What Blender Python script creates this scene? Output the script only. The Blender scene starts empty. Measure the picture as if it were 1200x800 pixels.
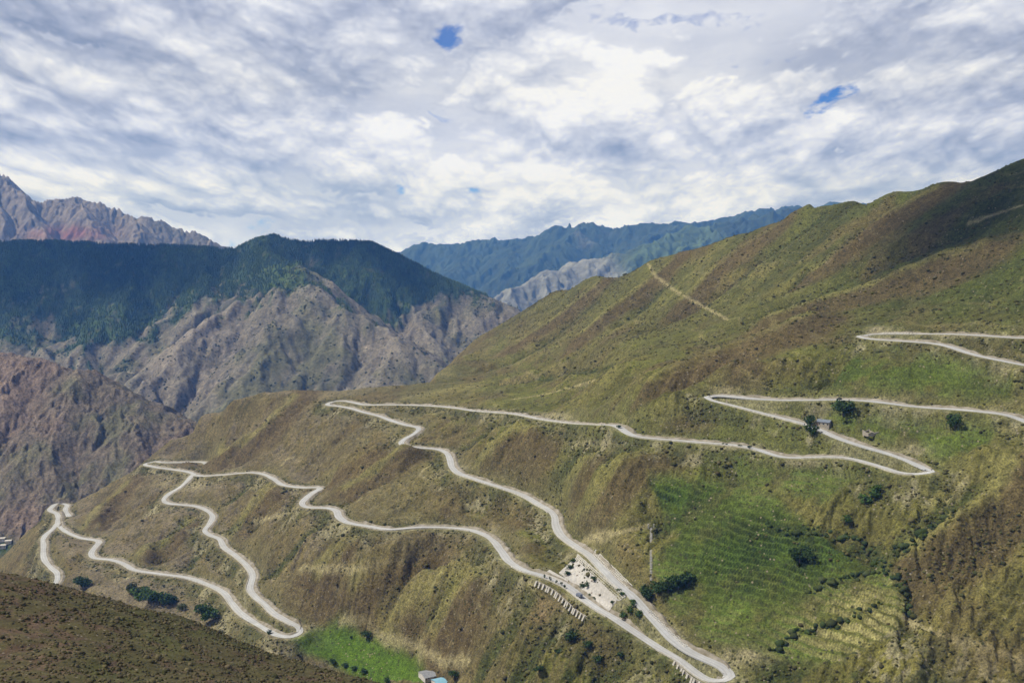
import bpy, math, random
import numpy as np
from mathutils import Vector
random.seed(5)
rng = np.random.default_rng(11)
S = bpy.context.scene
COL = S.collection
R = math.radians

# ------------------------------------------------------------------ camera
F = 1178.0                       # focal length in photograph pixels (1200 wide)
PITCH = math.atan(100.0 / F)
CP, SP = math.cos(PITCH), math.sin(PITCH)

def ray(px, py):
    cx = (np.asarray(px, float) - 600.0) / F
    cy = (400.0 - np.asarray(py, float)) / F
    y = CP + cy * SP
    return cx / y, (-SP + cy * CP) / y         # per unit of distance along y

def P(px, py, D):
    a, b = ray(px, py)
    return np.stack([a * D, np.ones_like(a) * D, b * D], -1)

def PZ(px, py, z):
    a, b = ray(px, py)
    D = z / b
    return np.stack([a * D, D, np.asarray(z, float) + 0 * a], -1)

def project(x, y, z):
    w = y * CP - z * SP
    return 600 + F * x / w, 400 - F * (y * SP + z * CP) / w

# ------------------------------------------------------------------ noise
def hash2(ix, iy, seed):
    ix = ix.astype(np.int64); iy = iy.astype(np.int64)
    h = (ix * 374761393 + iy * 668265263 + seed * 974634777) & 0xFFFFFFFF
    h = ((h ^ (h >> 13)) * 1274126177) & 0xFFFFFFFF
    return (h ^ (h >> 16)) & 0xFFFFFFFF

def perlin(x, y, seed=0):
    ix = np.floor(x); iy = np.floor(y)
    fx = x - ix; fy = y - iy
    u = fx * fx * fx * (fx * (fx * 6 - 15) + 10); v = fy * fy * fy * (fy * (fy * 6 - 15) + 10)
    def g(i, j):
        a = hash2(ix + i, iy + j, seed).astype(np.float64) * (2 * math.pi / 4294967296.0)
        return np.cos(a) * (fx - i) + np.sin(a) * (fy - j)
    n0 = g(0, 0) * (1 - u) + g(1, 0) * u
    n1 = g(0, 1) * (1 - u) + g(1, 1) * u
    return (n0 * (1 - v) + n1 * v) * 1.5

def fbm(x, y, size, octs=4, seed=0, gain=.5):
    s = 0; a = 1; tot = 0
    for k in range(octs):
        s = s + a * perlin(x / size + 17.3 * k, y / size - 9.1 * k, seed + k)
        tot += a; a *= gain; size /= 2.03
    return s / tot

def ss(a, b, x):
    t = np.clip((x - a) / (b - a), 0, 1)
    return t * t * (3 - 2 * t)

def erosion(x, y, gx, gy, cell, octs, gain=.5, seed=3, branch=1.1):
    """gullies that run down the slope and branch; returns -1..1 """
    gm = np.sqrt(gx * gx + gy * gy) + 1e-6
    dx, dy = -gy / gm, gx / gm
    out = 0; amp = 1; tot = 0; fr = 1.0 / cell
    for k in range(octs):
        px, py = x * fr, y * fr
        ix, iy = np.floor(px), np.floor(py)
        fx, fy = px - ix, py - iy
        va = 0; vx = 0; vy = 0; wt = 0
        for i in (-1, 0, 1):
            for j in (-1, 0, 1):
                h = hash2(ix + i, iy + j, seed + k)
                jx = (h & 0xFFFF) / 65536.0; jy = (h >> 16) / 65536.0
                ox, oy = fx - i - jx, fy - j - jy
                w = np.exp(-2.2 * (ox * ox + oy * oy))
                m = (ox * dx + oy * dy) * 6.2832
                va = va + np.cos(m) * w; s = -np.sin(m) * w
                vx = vx + s * dx; vy = vy + s * dy; wt = wt + w
        va = va / wt; vx = vx / wt; vy = vy / wt
        out = out + amp * va; tot += amp
        # perpendicular of the added slope bends the next octave into side gullies
        dx, dy = dx - branch * vy * .8, dy + branch * vx * .8
        n = np.sqrt(dx * dx + dy * dy) + 1e-6
        dx, dy = dx / n, dy / n
        amp *= gain; fr *= 2.1
    return out / tot

# ------------------------------------------------------------------ roads, traced; x y pixel, every few with a height
ROADS = {}
ROADS['top'] = dict(pts=[(1420,376,-55),(1330,384,-58),(1260,393),(1200,396,-67),(1160,393.5),(1125,391.5),(1075,391),(1040,391),(1017,392),(1007.5,394,-74),(1017,396.5,-75),(1050,399),(1080,401),(1100,403),(1115,406.5),(1130,412),(1150,417.5),(1175,422.5),(1200,427.5,-83),(1290,440,-88),(1400,452,-93)])
ROADS['main'] = dict(pts=[(1400,575,-85),(1290,530,-93),(1235,507),(1200,493,-101),(1187,487.5),(1172,484.5),(1150,482),(1125,479.7),(1090,477.5,-108),(1065,475.5),(1040,472),(1010,469),(985,468),(950,468.5),(900,468,-117),(870,465.5),(850,463.5),(836,463),(829,465,-122),(833,468),(850,472.5),(875,479,-124),(900,485.5),(925,492),(947,498),(962,504,-129.5),(982,513),(1012,523,-135.5),(1040,531),(1060,538),(1075,544.5),(1085,548.5),(1091,550.5,-138.5),(1087,553.5),(1075,555),(1055,554),(1035,547.5,-140),(1010,540),(995,536.5,-142),(970,535),(937,536,-144.5),(915,535),(900,530.5,-147.5),(885,525.5),(865,522),(832,519,-153),(790,515.5),(760,513),(745,511),(736,507.5),(727,501,-158),(720,498),(710,497.5),(675,496),(635,491),(600,484.5,-190),(575,482.5),(555,481),(535,478),(515,476),(460,474,-215),(425,473.7),(412,471),(400,469.5),(388,471),(384,473.5,-223),(395,475.5),(410,478),(425,482.5),(445,487.5),(460,493),(475,497.5),(491,502,-227),(486,507.5),(473,515),(470,518.5,-229),(477,522.5),(495,524.5),(512,526),(522,529.5),(527,537.5),(530,547.5,-236),(537,554),(555,560.5),(575,567),(597,574,-241),(615,581),(630,590),(645,598.5),(650,605,-243),(651,614),(657,626),(675,640),(692,651,-254),(707,667),(725,685,-259.5),(740,697),(752,710,-263),(770,730),(790,750),(810,764),(832,774),(847,781),(855,790,-268),(847,797),(832,797),(815,787),(797,772),(775,760),(747,742),(720,724,-271.5),(700,712),(682,700),(665,687),(642,676,-257),(615,668),(600,660,-259),(588,646),(577,632.5,-268),(565,625),(550,620.5,-275),(525,618),(495,617.5),(455,620,-280),(430,616),(405,611),(397,605,-285),(394,598),(385,595),(360,594),(354,590,-291),(360,582),(367,577),(375,572,-297),(355,571),(332,568,-303),(320,560.5),(305,554.5),(297,553.5,-311),(262,556),(232,557,-325),(222,553),(200,549.5),(180,546.5),(172,543,-345),(180,540.5),(190,541.5),(215,541.5),(232,541),(243,544,-354)])
ROADS['low'] = dict(pts=[(226,556,-335),(219,563),(212,570,-349),(200,577),(192,585,-353),(197,589.5),(212,591),(230,593,-355),(242,597.5),(249,606,-357),(245,614),(240,621,-358),(245,626),(257,631),(262,640,-360),(277,651),(290,663),(296,676),(293,688,-363),(300,699),(310,707),(322,719,-366),(340,729),(351,735.5),(351,741,-369),(342,745.5),(327,744),(317,740,-371),(312,737),(300,730,-374),(280,716),(272,706),(262,694,-383),(245,685),(217,676,-389),(187,672),(157,667,-394),(145,660),(130,655.5,-397),(110,653),(107,649,-399),(112,640,-401),(116,635),(95,630,-404),(80,624),(69,615.5,-408),(67,602),(59.5,595,-412),(67,590),(75,590,-414),(76.5,597),(81,605,-416)])
ROADS['spur'] = dict(pts=[(67,613,-408.5),(62,619),(54,626),(51,640,-413),(52,655),(60,665),(67,672),(66,681,-418),(60,690,-421)])

def road3d(pts):
    a = np.array([p[:2] for p in pts], float)
    L = np.r_[0, np.cumsum(np.hypot(*np.diff(a, axis=0).T))]
    k = [i for i, p in enumerate(pts) if len(p) > 2]
    z = np.interp(L, L[k], [pts[i][2] for i in k])
    return PZ(a[:, 0], a[:, 1], z)

def catmull(p, step):
    """smooth a polyline and resample it evenly"""
    out = []
    n = len(p)
    for i in range(n - 1):
        p0, p1, p2, p3 = p[max(i-1, 0)], p[i], p[i+1], p[min(i+2, n-1)]
        m = max(2, int(np.linalg.norm(p2 - p1) / 3))
        t = np.linspace(0, 1, m, endpoint=False)[:, None]
        d1 = max(np.linalg.norm(p2-p1), 1e-3); d0 = max(np.linalg.norm(p1-p0), 1e-3); d2 = max(np.linalg.norm(p3-p2), 1e-3)
        m1 = ((p2 - p1) / d1 * d0 + (p1 - p0) / d0 * d1) / (d0 + d1) * d1 if i > 0 else (p2 - p1)
        m2 = ((p2 - p1) / d1 * d2 + (p3 - p2) / d2 * d1) / (d1 + d2) * d1 if i < n - 2 else (p2 - p1)
        h00 = 2*t**3-3*t**2+1; h10 = t**3-2*t**2+t; h01 = -2*t**3+3*t**2; h11 = t**3-t**2
        out.append(h00*p1 + h10*m1 + h01*p2 + h11*m2)
    out.append(p[-1:]); q = np.concatenate(out)
    L = np.r_[0, np.cumsum(np.linalg.norm(np.diff(q, axis=0), axis=1))]
    s = np.linspace(0, L[-1], max(2, int(L[-1] / step)))
    return np.stack([np.interp(s, L, q[:, k]) for k in range(3)], -1)

for k, r in ROADS.items():
    r['key'] = road3d(r['pts'])
    r['line'] = catmull(r['key'], 3.0)
    for _ in range(3):                                   # ease the corners of the profile
        z = r['line'][:, 2].copy(); z[1:-1] = (z[:-2] + 2 * z[1:-1] + z[2:]) / 4; r['line'][:, 2] = z

# ------------------------------------------------------------------ base shape of the hillside
# distances guessed along the sight lines (inverse distance is linear over a plane), smoothed, then laid out as a real surface
Cp = []                                               # px, py, distance, looseness
for r in ROADS.values():
    a, b, c_ = r['line'][::8].T
    x_, y_ = project(a, b, c_)
    Cp += [(u, v, d, 1.0) for u, v, d in zip(x_, y_, b) if u < 690]
def cpt(*rows, w=3.0):
    for px, py, D in rows: Cp.append((px, py, D, w))
cpt((420,770,935),(470,780,900),(500,795,860),(380,748,975),(600,795,730),(620,740,750))
RIDGE = [(1330,150,1050),(1200,185,1150),(1100,212,1250),(1050,223,1310),(1000,232,1380),(950,237,1450),(900,262,1540),(830,287,1650),(760,305,1740),(700,322,1820),(650,340,1880),(600,372,1910),(560,396,1930),(520,430,1945),(505,446,1950)]
def plane_d(px, py, z0, gx, gy):                       # distance of a sloping plane seen through a pixel
    a, b = ray(px, py); return z0 / (b - gx * a - gy)
for px in range(520, 1540, 50):
    top = np.interp(px, [505, 520, 560, 600, 650, 700, 760, 830, 900, 950, 1000, 1050, 1100, 1200, 1330], [446, 430, 396, 372, 340, 322, 305, 287, 262, 237, 232, 223, 212, 185, 150])
    mid = np.interp(px, [500, 600, 700, 850, 1000, 1200, 1400], [440, 440, 428, 400, 378, 375, 372])
    for py in np.arange(top, mid - 20, 30): cpt((px, py, plane_d(px, py, -528, .70, .20)), w=2)
    if px >= 720:
        for py in np.arange(mid + 22, 910, 40): cpt((px, py, plane_d(px, py, -662, .45, .50)), w=2)
RIDGE = [(px, py, float(plane_d(px, py, -528, .70, .20))) for px, py, D in RIDGE]
cpt((600,458,1440),(560,449,1580),(660,460,1300),(700,440,1330))
LOBE = [(-40,690,1640),(0,655,1640),(30,625,1660),(60,600,1670),(100,582,1670),(150,555,1670),(200,515,1660),(230,490,1650),(270,470,1640),(310,458,1630),(345,455,1610),(400,458,1580),(440,453,1590),(500,448,1610),(540,446,1620)]
cpt(*LOBE)
Cp = np.array(Cp)

SC = 600.0
BASE_LAM = 2e-3
def tps_fit(C, lam):
    n = len(C)
    X = C[:, :2] / SC
    d2 = ((X[:, None] - X[None]) ** 2).sum(-1)
    K = .5 * d2 * np.log(d2 + 1e-12)
    K[np.diag_indices(n)] += lam
    A = np.zeros((n + 3, n + 3)); A[:n, :n] = K
    Pm = np.c_[np.ones(n), X]; A[:n, n:] = Pm; A[n:, :n] = Pm.T
    return np.linalg.solve(A, np.r_[C[:, 2], 0, 0, 0]), X
def tps_eval(fit, x, y):
    w, X = fit
    x = x.ravel() / SC; y = y.ravel() / SC; out = np.empty_like(x)
    for i in range(0, len(x), 20000):
        a, b = x[i:i+20000], y[i:i+20000]
        d2 = (a[:, None] - X[:, 0]) ** 2 + (b[:, None] - X[:, 1]) ** 2
        out[i:i+20000] = (.5 * d2 * np.log(d2 + 1e-12)) @ w[:-3] + w[-3] + w[-2] * a + w[-1] * b
    return out

# image-space fit, then world-space samples
Ci = Cp.copy(); Ci[:, 2] = 1000.0 / Cp[:, 2]
fit_i = tps_fit(Ci, BASE_LAM * Cp[:, 3])
sx_ = np.array([p[0] for p in RIDGE[::-1]]); sy_ = np.array([p[1] for p in RIDGE[::-1]])
lx_ = np.array([p[0] for p in LOBE]); ly_ = np.array([p[1] for p in LOBE])
gpx, gpy = [v.ravel() for v in np.meshgrid(np.arange(-40, 1430, 24), np.arange(150, 930, 18))]
skyl = np.where(gpx < 507, np.interp(gpx, lx_, ly_), np.interp(gpx, sx_, sy_))
ok = (gpy > skyl + 3) & ~((gpx < 460) & (gpy > 690 + .24 * np.maximum(gpx, 0)))
gpx, gpy = gpx[ok], gpy[ok]
def depth_at(px, py): return 1000.0 / tps_eval(fit_i, np.asarray(px, float), np.asarray(py, float))
C = [tuple(v) for v in P(gpx, gpy, depth_at(gpx, gpy))]
for L_ in (RIDGE, LOBE[:-1]):
    a_ = np.array(L_, float)[:, :2]; C += [tuple(v) for v in P(a_[:, 0], a_[:, 1], depth_at(a_[:, 0], a_[:, 1]))]
# behind the crests the ground falls away
for px, py, D in RIDGE[:-3]:
    p = P(px, py, float(depth_at([px], [py])[0])); C.append((p[0] - 60, p[1] + 220, p[2] - 110)); C.append((p[0] - 200, p[1] + 620, p[2] - 430))
for px, py, D in RIDGE[-3:]:
    p = P(px, py, float(depth_at([px], [py])[0])); C.append((p[0] - 60, p[1] + 200, p[2] - 150))
for px, py, D in LOBE[1:-2]:
    p = P(px, py, float(depth_at([px], [py])[0])); C.append((p[0] - 90, p[1] + 110, p[2] - 95)); C.append((p[0] - 200, p[1] + 300, p[2] - 290))
C += [(-1200,2300,-740),(-800,2350,-740),(-400,2350,-720),(-100,2300,-600),(-1200,1900,-640)]
# floor of the side valley between this hillside and the viewer's spur
C += [(-150,820,-385),(-350,930,-400),(-550,1080,-425),(-850,1250,-460),(30,680,-350),(120,540,-300),(-100,640,-380),(-400,760,-420)]
C = np.array(C)
for k, r in ROADS.items():                             # the roads lie on that surface
    a = np.array([p[:2] for p in r['pts']], float)
    r['key'] = P(a[:, 0], a[:, 1], depth_at(a[:, 0], a[:, 1]))
    r['line'] = catmull(r['key'], 3.0)
    for _ in range(6):
        z = r['line'][:, 2].copy(); z[1:-1] = (z[:-2] + 2 * z[1:-1] + z[2:]) / 4; r['line'][:, 2] = z

class Grid:
    """heightfield whose columns fan out with x/y and whose rows are spaced by ratio: even detail near and far"""
    def __init__(s, u0, u1, du, y0, y1, dl):
        s.u = np.arange(u0, u1, du); s.l = np.arange(math.log(y0), math.log(y1), dl)
        s.u0, s.du, s.l0, s.dl = u0, du, math.log(y0), dl
        s.U, s.Lg = np.meshgrid(s.u, s.l); s.Y = np.exp(s.Lg); s.X = s.U * s.Y
        s.Z = np.zeros_like(s.X)
    def grad(s, Z=None):
        Z = s.Z if Z is None else Z
        zl, zu = np.gradient(Z, s.dl, s.du)
        return zu / s.Y, (zl - s.U * zu) / s.Y
    def sample(s, x, y, A=None):
        A = s.Z if A is None else A
        x = np.asarray(x, float); y = np.asarray(y, float)
        a = np.clip((x / y - s.u0) / s.du, 0, len(s.u) - 1.001); b = np.clip((np.log(np.maximum(y, 1)) - s.l0) / s.dl, 0, len(s.l) - 1.001)
        i = a.astype(int); j = b.astype(int); fa = a - i; fb = b - j
        return (A[j, i]*(1-fa)+A[j, i+1]*fa)*(1-fb) + (A[j+1, i]*(1-fa)+A[j+1, i+1]*fa)*fb
    def hit(s, px, py, lo=None, hi=None):
        """first meeting of the sight line through a pixel with this surface"""
        a, b = ray(px, py); a, b = float(a), float(b)
        y = np.exp(np.arange(s.l0 if lo is None else math.log(lo), s.l[-1] if hi is None else math.log(hi), s.dl / 2))
        below = b * y <= s.sample(a * y, y)
        k = np.argmax(below)
        if not below[k]: return None
        yy = y[k]
        return np.array([a * yy, yy, float(s.sample(a * yy, yy))])
    def hits(s, pts, **k):
        return np.array([h for h in (s.hit(p[0], p[1], **k) for p in pts) if h is not None])
    def near(s, line, rad):
        """distance to a polyline, height and arc position of its nearest point; far away = rad"""
        d = np.full(s.X.shape, float(rad)); z = np.zeros_like(d); side = np.zeros_like(d)
        for a, b in zip(line[:-1], line[1:]):
            ys = (min(a[1], b[1]) - rad, max(a[1], b[1]) + rad)
            j0 = int((math.log(max(ys[0], 1)) - s.l0) / s.dl); j1 = int((math.log(ys[1]) - s.l0) / s.dl) + 2
            us = [(x + q) / y for x in (a[0], b[0]) for q in (-rad, rad) for y in ys if y > 1]
            i0 = int((min(us) - s.u0) / s.du); i1 = int((max(us) - s.u0) / s.du) + 2
            j0, j1 = max(j0, 0), min(j1, len(s.l)); i0, i1 = max(i0, 0), min(i1, len(s.u))
            if j0 >= j1 or i0 >= i1: continue
            X = s.X[j0:j1, i0:i1]; Y = s.Y[j0:j1, i0:i1]
            v = b - a; q = v[0]**2 + v[1]**2 + 1e-9
            t = np.clip(((X - a[0]) * v[0] + (Y - a[1]) * v[1]) / q, 0, 1)
            ex = X - a[0] - t * v[0]; ey = Y - a[1] - t * v[1]
            dd = np.hypot(ex, ey); m = dd < d[j0:j1, i0:i1]
            d[j0:j1, i0:i1][m] = dd[m]; z[j0:j1, i0:i1][m] = (a[2] + t * v[2])[m]
            side[j0:j1, i0:i1][m] = np.sign(v[0] * ey - v[1] * ex)[m]
        return d, z, side

def link(o): COL.objects.link(o); return o

def grid_object(name, g, colors, mat, keep=None):
    nr, nc = g.X.shape
    co = np.stack([g.X, g.Y, g.Z], -1).reshape(-1, 3).astype(np.float32)
    i = np.arange(nr * nc).reshape(nr, nc)
    q = np.stack([i[:-1, :-1], i[:-1, 1:], i[1:, 1:], i[1:, :-1]], -1).reshape(-1, 4)
    if keep is not None:
        k = (keep[:-1, :-1] | keep[:-1, 1:] | keep[1:, 1:] | keep[1:, :-1]).ravel(); q = q[k]
        used = np.zeros(nr * nc, bool); used[q.ravel()] = True
        remap = np.cumsum(used) - 1; q = remap[q]; co = co[used]; colors = colors.reshape(-1, 3)[used]
    me = bpy.data.meshes.new(name)
    me.vertices.add(len(co)); me.vertices.foreach_set('co', co.ravel())
    me.loops.add(q.size); me.loops.foreach_set('vertex_index', q.ravel().astype(np.int32))
    me.polygons.add(len(q)); me.polygons.foreach_set('loop_start', np.arange(0, q.size, 4, dtype=np.int32))
    me.update(calc_edges=True)
    at = me.color_attributes.new('ground_colour', 'FLOAT_COLOR', 'POINT')
    c4 = np.ones((len(co), 4), np.float32); c4[:, :3] = colors.reshape(-1, 3)
    at.data.foreach_set('color', c4.ravel())
    me.materials.append(mat)
    o = link(bpy.data.objects.new(name, me)); o['kind'] = 'structure'
    return o

def inpoly(px, py, poly):
    r = np.zeros(px.shape, bool); n = len(poly)
    for i in range(n):
        x1, y1 = poly[i]; x2, y2 = poly[(i + 1) % n]
        if y1 == y2: continue
        c = ((y1 > py) != (y2 > py)) & (px < (x2 - x1) * (py - y1) / (y2 - y1) + x1)
        r ^= c
    return r

# ------------------------------------------------------------------ materials
def new_mat(name, rough=.9):
    m = bpy.data.materials.new(name); m.use_nodes = True
    nt = m.node_tree; b = nt.nodes['Principled BSDF']
    b.inputs['Roughness'].default_value = rough; b.inputs['Specular IOR Level'].default_value = .15
    return m, nt, b
def N(nt, t, **k):
    n = nt.nodes.new(t)
    for a, v in k.items(): setattr(n, a, v)
    return n
def noise(nt, vec, scale, detail=4, rough=.55):
    n = N(nt, 'ShaderNodeTexNoise'); n.inputs['Scale'].default_value = scale
    n.inputs['Detail'].default_value = detail; n.inputs['Roughness'].default_value = rough
    nt.links.new(vec, n.inputs['Vector']); return n.outputs['Fac']
def math_(nt, op, a, b=None, c=None):
    n = N(nt, 'ShaderNodeMath', operation=op)
    for i, v in enumerate((a, b, c)):
        if v is None: continue
        if isinstance(v, (int, float)): n.inputs[i].default_value = v
        else: nt.links.new(v, n.inputs[i])
    return n.outputs[0]
def maprange(nt, v, a, b, c, d):
    n = N(nt, 'ShaderNodeMapRange'); nt.links.new(v, n.inputs['Value'])
    for k, q in zip(('From Min', 'From Max', 'To Min', 'To Max'), (a, b, c, d)): n.inputs[k].default_value = q
    return n.outputs['Result']
def mixc(nt, fac, a, b, mode='MIX'):
    n = N(nt, 'ShaderNodeMix', data_type='RGBA', blend_type=mode)
    for s, v in ((0, fac), (6, a), (7, b)):
        if isinstance(v, (int, float)): n.inputs[s].default_value = v
        elif isinstance(v, tuple): n.inputs[s].default_value = v + (1,)
        else: nt.links.new(v, n.inputs[s])
    return n.outputs[2]

def terrain_mat(name, sizes, amps, bump, dot=None):
    """vertex colour broken up by world-space noise of several sizes (metres)"""
    m, nt, b = new_mat(name, .95)
    at = N(nt, 'ShaderNodeVertexColor', layer_name='ground_colour')
    geo = N(nt, 'ShaderNodeNewGeometry'); pos = geo.outputs['Position']
    val = None
    for sz, am in zip(sizes, amps):
        f = maprange(nt, noise(nt, pos, 1.0 / sz, 3, .6), .3, .7, 1 - am, 1 + am)
        val = f if val is None else math_(nt, 'MULTIPLY', val, f)
    col = mixc(nt, 1.0, at.outputs['Color'], val, 'MULTIPLY')
    if dot:                                              # tufts and stones
        for sz, dens, c in dot:
            v = N(nt, 'ShaderNodeTexVoronoi'); v.inputs['Scale'].default_value = 1.0 / sz
            nt.links.new(pos, v.inputs['Vector'])
            wn = N(nt, 'ShaderNodeSeparateColor'); nt.links.new(v.outputs['Color'], wn.inputs[0])
            thr = maprange(nt, noise(nt, pos, 1.0 / (sz * 14), 2), .4, .65, 0, dens)
            on = math_(nt, 'LESS_THAN', wn.outputs[0], thr)
            near = maprange(nt, v.outputs['Distance'], .22, .42, 1, 0)
            col = mixc(nt, math_(nt, 'MULTIPLY', on, near), col, c)
    nt.links.new(col, b.inputs['Base Color'])
    if bump:
        h = noise(nt, pos, 1.0 / bump[0], 5, .6)
        bp = N(nt, 'ShaderNodeBump'); bp.inputs['Strength'].default_value = bump[2]; bp.inputs['Distance'].default_value = bump[1]
        nt.links.new(h, bp.inputs['Height']); nt.links.new(bp.outputs['Normal'], b.inputs['Normal'])
    return m

def plain_mat(name, c, rough=.85, var=.25, size=3.0, c2=None):
    m, nt, b = new_mat(name, rough)
    geo = N(nt, 'ShaderNodeNewGeometry')
    f = noise(nt, geo.outputs['Position'], 1.0 / size, 5, .65)
    if c2 is None:
        c2 = tuple(v * (1 - var) for v in c); c = tuple(v * (1 + var) for v in c)
    nt.links.new(mixc(nt, maprange(nt, f, .3, .7, 0, 1), c2, c), b.inputs['Base Color'])
    return m

def mesh_obj(name, verts, faces, mat, parent=None, smooth=False):
    me = bpy.data.meshes.new(name); me.from_pydata([tuple(map(float, v)) for v in verts], [], faces); me.update()
    if smooth: me.polygons.foreach_set('use_smooth', [True] * len(faces))
    for m in (mat if isinstance(mat, list) else [mat]): me.materials.append(m)
    o = link(bpy.data.objects.new(name, me)); o.parent = parent
    return o
def tag(o, label, cat, group=None):
    o['label'] = label; o['category'] = cat
    if group: o['group'] = group
    return o
def empty(name, loc, rz=0, label=None, cat=None, group=None):
    o = link(bpy.data.objects.new(name, None)); o.location = [float(v) for v in loc]; o.rotation_euler[2] = rz
    if label: tag(o, label, cat, group)
    return o

# ------------------------------------------------------------------ THE HILLSIDE
DU, DL = .0011, .0021
G = Grid(-.64, .80, DU, 440, 2450, DL)
fit = tps_fit(C, 1e-4)
cu = G.X.shape[1]
# evaluate the smooth surface on every third row and column, then interpolate
ci = np.unique(np.r_[np.arange(0, G.X.shape[1], 4), G.X.shape[1] - 1]); ri = np.unique(np.r_[np.arange(0, G.X.shape[0], 4), G.X.shape[0] - 1])
cz = tps_eval(fit, G.X[np.ix_(ri, ci)], G.Y[np.ix_(ri, ci)]).reshape(len(ri), len(ci))
tmp = np.stack([np.interp(np.arange(G.X.shape[1]), ci, row) for row in cz])
base = np.empty_like(G.X)
jj = np.arange(G.X.shape[0]); k = np.clip(np.searchsorted(ri, jj, 'right') - 1, 0, len(ri) - 2); t = ((jj - ri[k]) / (ri[k+1] - ri[k]))[:, None]
base = tmp[k] * (1 - t) + tmp[k+1] * t
for _ in range(3):
    base[1:-1] = (base[:-2] + 2*base[1:-1] + base[2:]) / 4; base[:, 1:-1] = (base[:, :-2] + 2*base[:, 1:-1] + base[:, 2:]) / 4
# keep the two crests at their true height
for _ in range(2):
    qx, qy = project(G.X, G.Y, base)
    lim = np.where(qx < 507, np.interp(qx, lx_, ly_), np.interp(qx, sx_, sy_))
    over = np.clip(lim + 1 - qy, 0, 60) * (qx > -40) * (qx < 1330)
    base = base - over * G.Y / F
    for _k in range(3): base[:, 1:-1] = (base[:, :-2] + 2*base[:, 1:-1] + base[:, 2:]) / 4; base[1:-1] = (base[:-2] + 2*base[1:-1] + base[2:]) / 4
G.Z = base.copy()
BPX, BPY = project(G.X, G.Y, G.Z)

# distance to the roads
def road_height(g, lines, reach=26.0):
    num = np.zeros(g.X.shape); den = np.zeros(g.X.shape) + 1e-12
    for L in lines:
        for p in L[::1]:
            j0 = int((math.log(max(p[1] - reach, 1)) - g.l0) / g.dl); j1 = int((math.log(p[1] + reach) - g.l0) / g.dl) + 2
            us = [(p[0] + q) / (p[1] + t) for q in (-reach, reach) for t in (-reach, reach)]
            i0 = int((min(us) - g.u0) / g.du); i1 = int((max(us) - g.u0) / g.du) + 2
            j0, j1 = max(j0, 0), min(j1, len(g.l)); i0, i1 = max(i0, 0), min(i1, len(g.u))
            if j0 >= j1 or i0 >= i1: continue
            d2 = (g.X[j0:j1, i0:i1] - p[0]) ** 2 + (g.Y[j0:j1, i0:i1] - p[1]) ** 2
            w = 1.0 / (d2 + 2.0) ** 3
            num[j0:j1, i0:i1] += w * p[2]; den[j0:j1, i0:i1] += w
    return num / den
RAD = 60.0
rd = np.full(G.X.shape, RAD); rz_ = np.zeros_like(rd)
for r in ROADS.values():
    d, z, _ = G.near(r['line'], RAD)
    m = d < rd; rd[m] = d[m]; rz_[m] = z[m]

# relief: branching gullies down the slope, kept off the roads
gx, gy = G.grad(base)
wx = G.X + 18 * fbm(G.X, G.Y, 90, 3, 5); wy = G.Y + 18 * fbm(G.X, G.Y, 90, 3, 8)
er = erosion(wx, wy, gx + .02, gy + .02, 160.0, 4, .55, 3)
upz = ss(540, 660, BPX) * (1 - ss(400, 450, BPY))
low_ = 1 - ss(620, 760, BPX) * ss(440, 470, BPY)
er2 = erosion(wx, wy, gx, gy, 34.0, 3, .55, 13)
free = ss(6, 38, rd)
steep = ss(.15, .6, np.hypot(gx, gy))
rough_zone = np.ones_like(rd)
calm = ss(.0, 45, BPY - np.where(BPX < 507, np.interp(BPX, lx_, ly_), np.interp(BPX, sx_, sy_)))       # crests stay on their traced line
Z = base + free * (.3 + .7 * calm) * ((6.5 + 12 * low_ * (1 - upz) - 1.5 * upz) * er * (.35 + .65 * steep) + (6.0 - 3.5 * upz) * (np.minimum(np.abs(er2) * 1.6, .8) - .4) * steep) + free * (2.4 * fbm(G.X, G.Y, 45, 5, 21, .55))
G.Z = Z
# named gullies, traced
GUL = [[(735,509),(707,512),(665,548),(625,572),(597,580)],[(600,485),(560,508),(525,527)],[(446,561),(420,577),(397,592),(380,610)],[(590,650),(540,655),(495,667),(450,720),(435,733)],[(530,690),(515,712),(487,750)],
       [(620,690),(597,725),(565,765)],[(297,560),(275,578),(258,592)],[(300,610),(255,625),(232,642),(217,665)],[(215,615),(195,640),(183,655)],[(365,617),(332,650),(310,672)],
       [(1140,580),(1117,600),(1095,618),(1070,637),(1045,650)],[(900,615),(925,625),(962,626),(992,630),(1010,640),(1040,670),(1060,685),(1063,720)],
       [(1130,270),(1050,300),(950,345),(870,378),(800,400),(720,420),(650,438),(585,448)],[(825,469),(812,485),(800,500)],[(1000,430),(950,445),(900,455)],
       [(1180,620),(1130,650),(1080,668)],[(870,540),(840,565),(800,600),(770,612)],[(690,690),(640,740),(600,790)],[(750,750),(700,790)],[(700,350),(640,400),(580,430)],[(780,330),(700,395),(640,425)],[(960,250),(880,310),(800,370),(760,385)],[(1060,235),(990,290),(900,350)]]
gd = np.full(G.X.shape, 34.0)
for g in GUL:
    h = G.hits(g)
    if len(h) < 2: continue
    h = catmull(h, 8.0)
    h[:, 0] += 4 * np.sin(np.arange(len(h)) * .9); 
    d, _, _ = G.near(h, 34.0)
    gd = np.minimum(gd, d)
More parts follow.
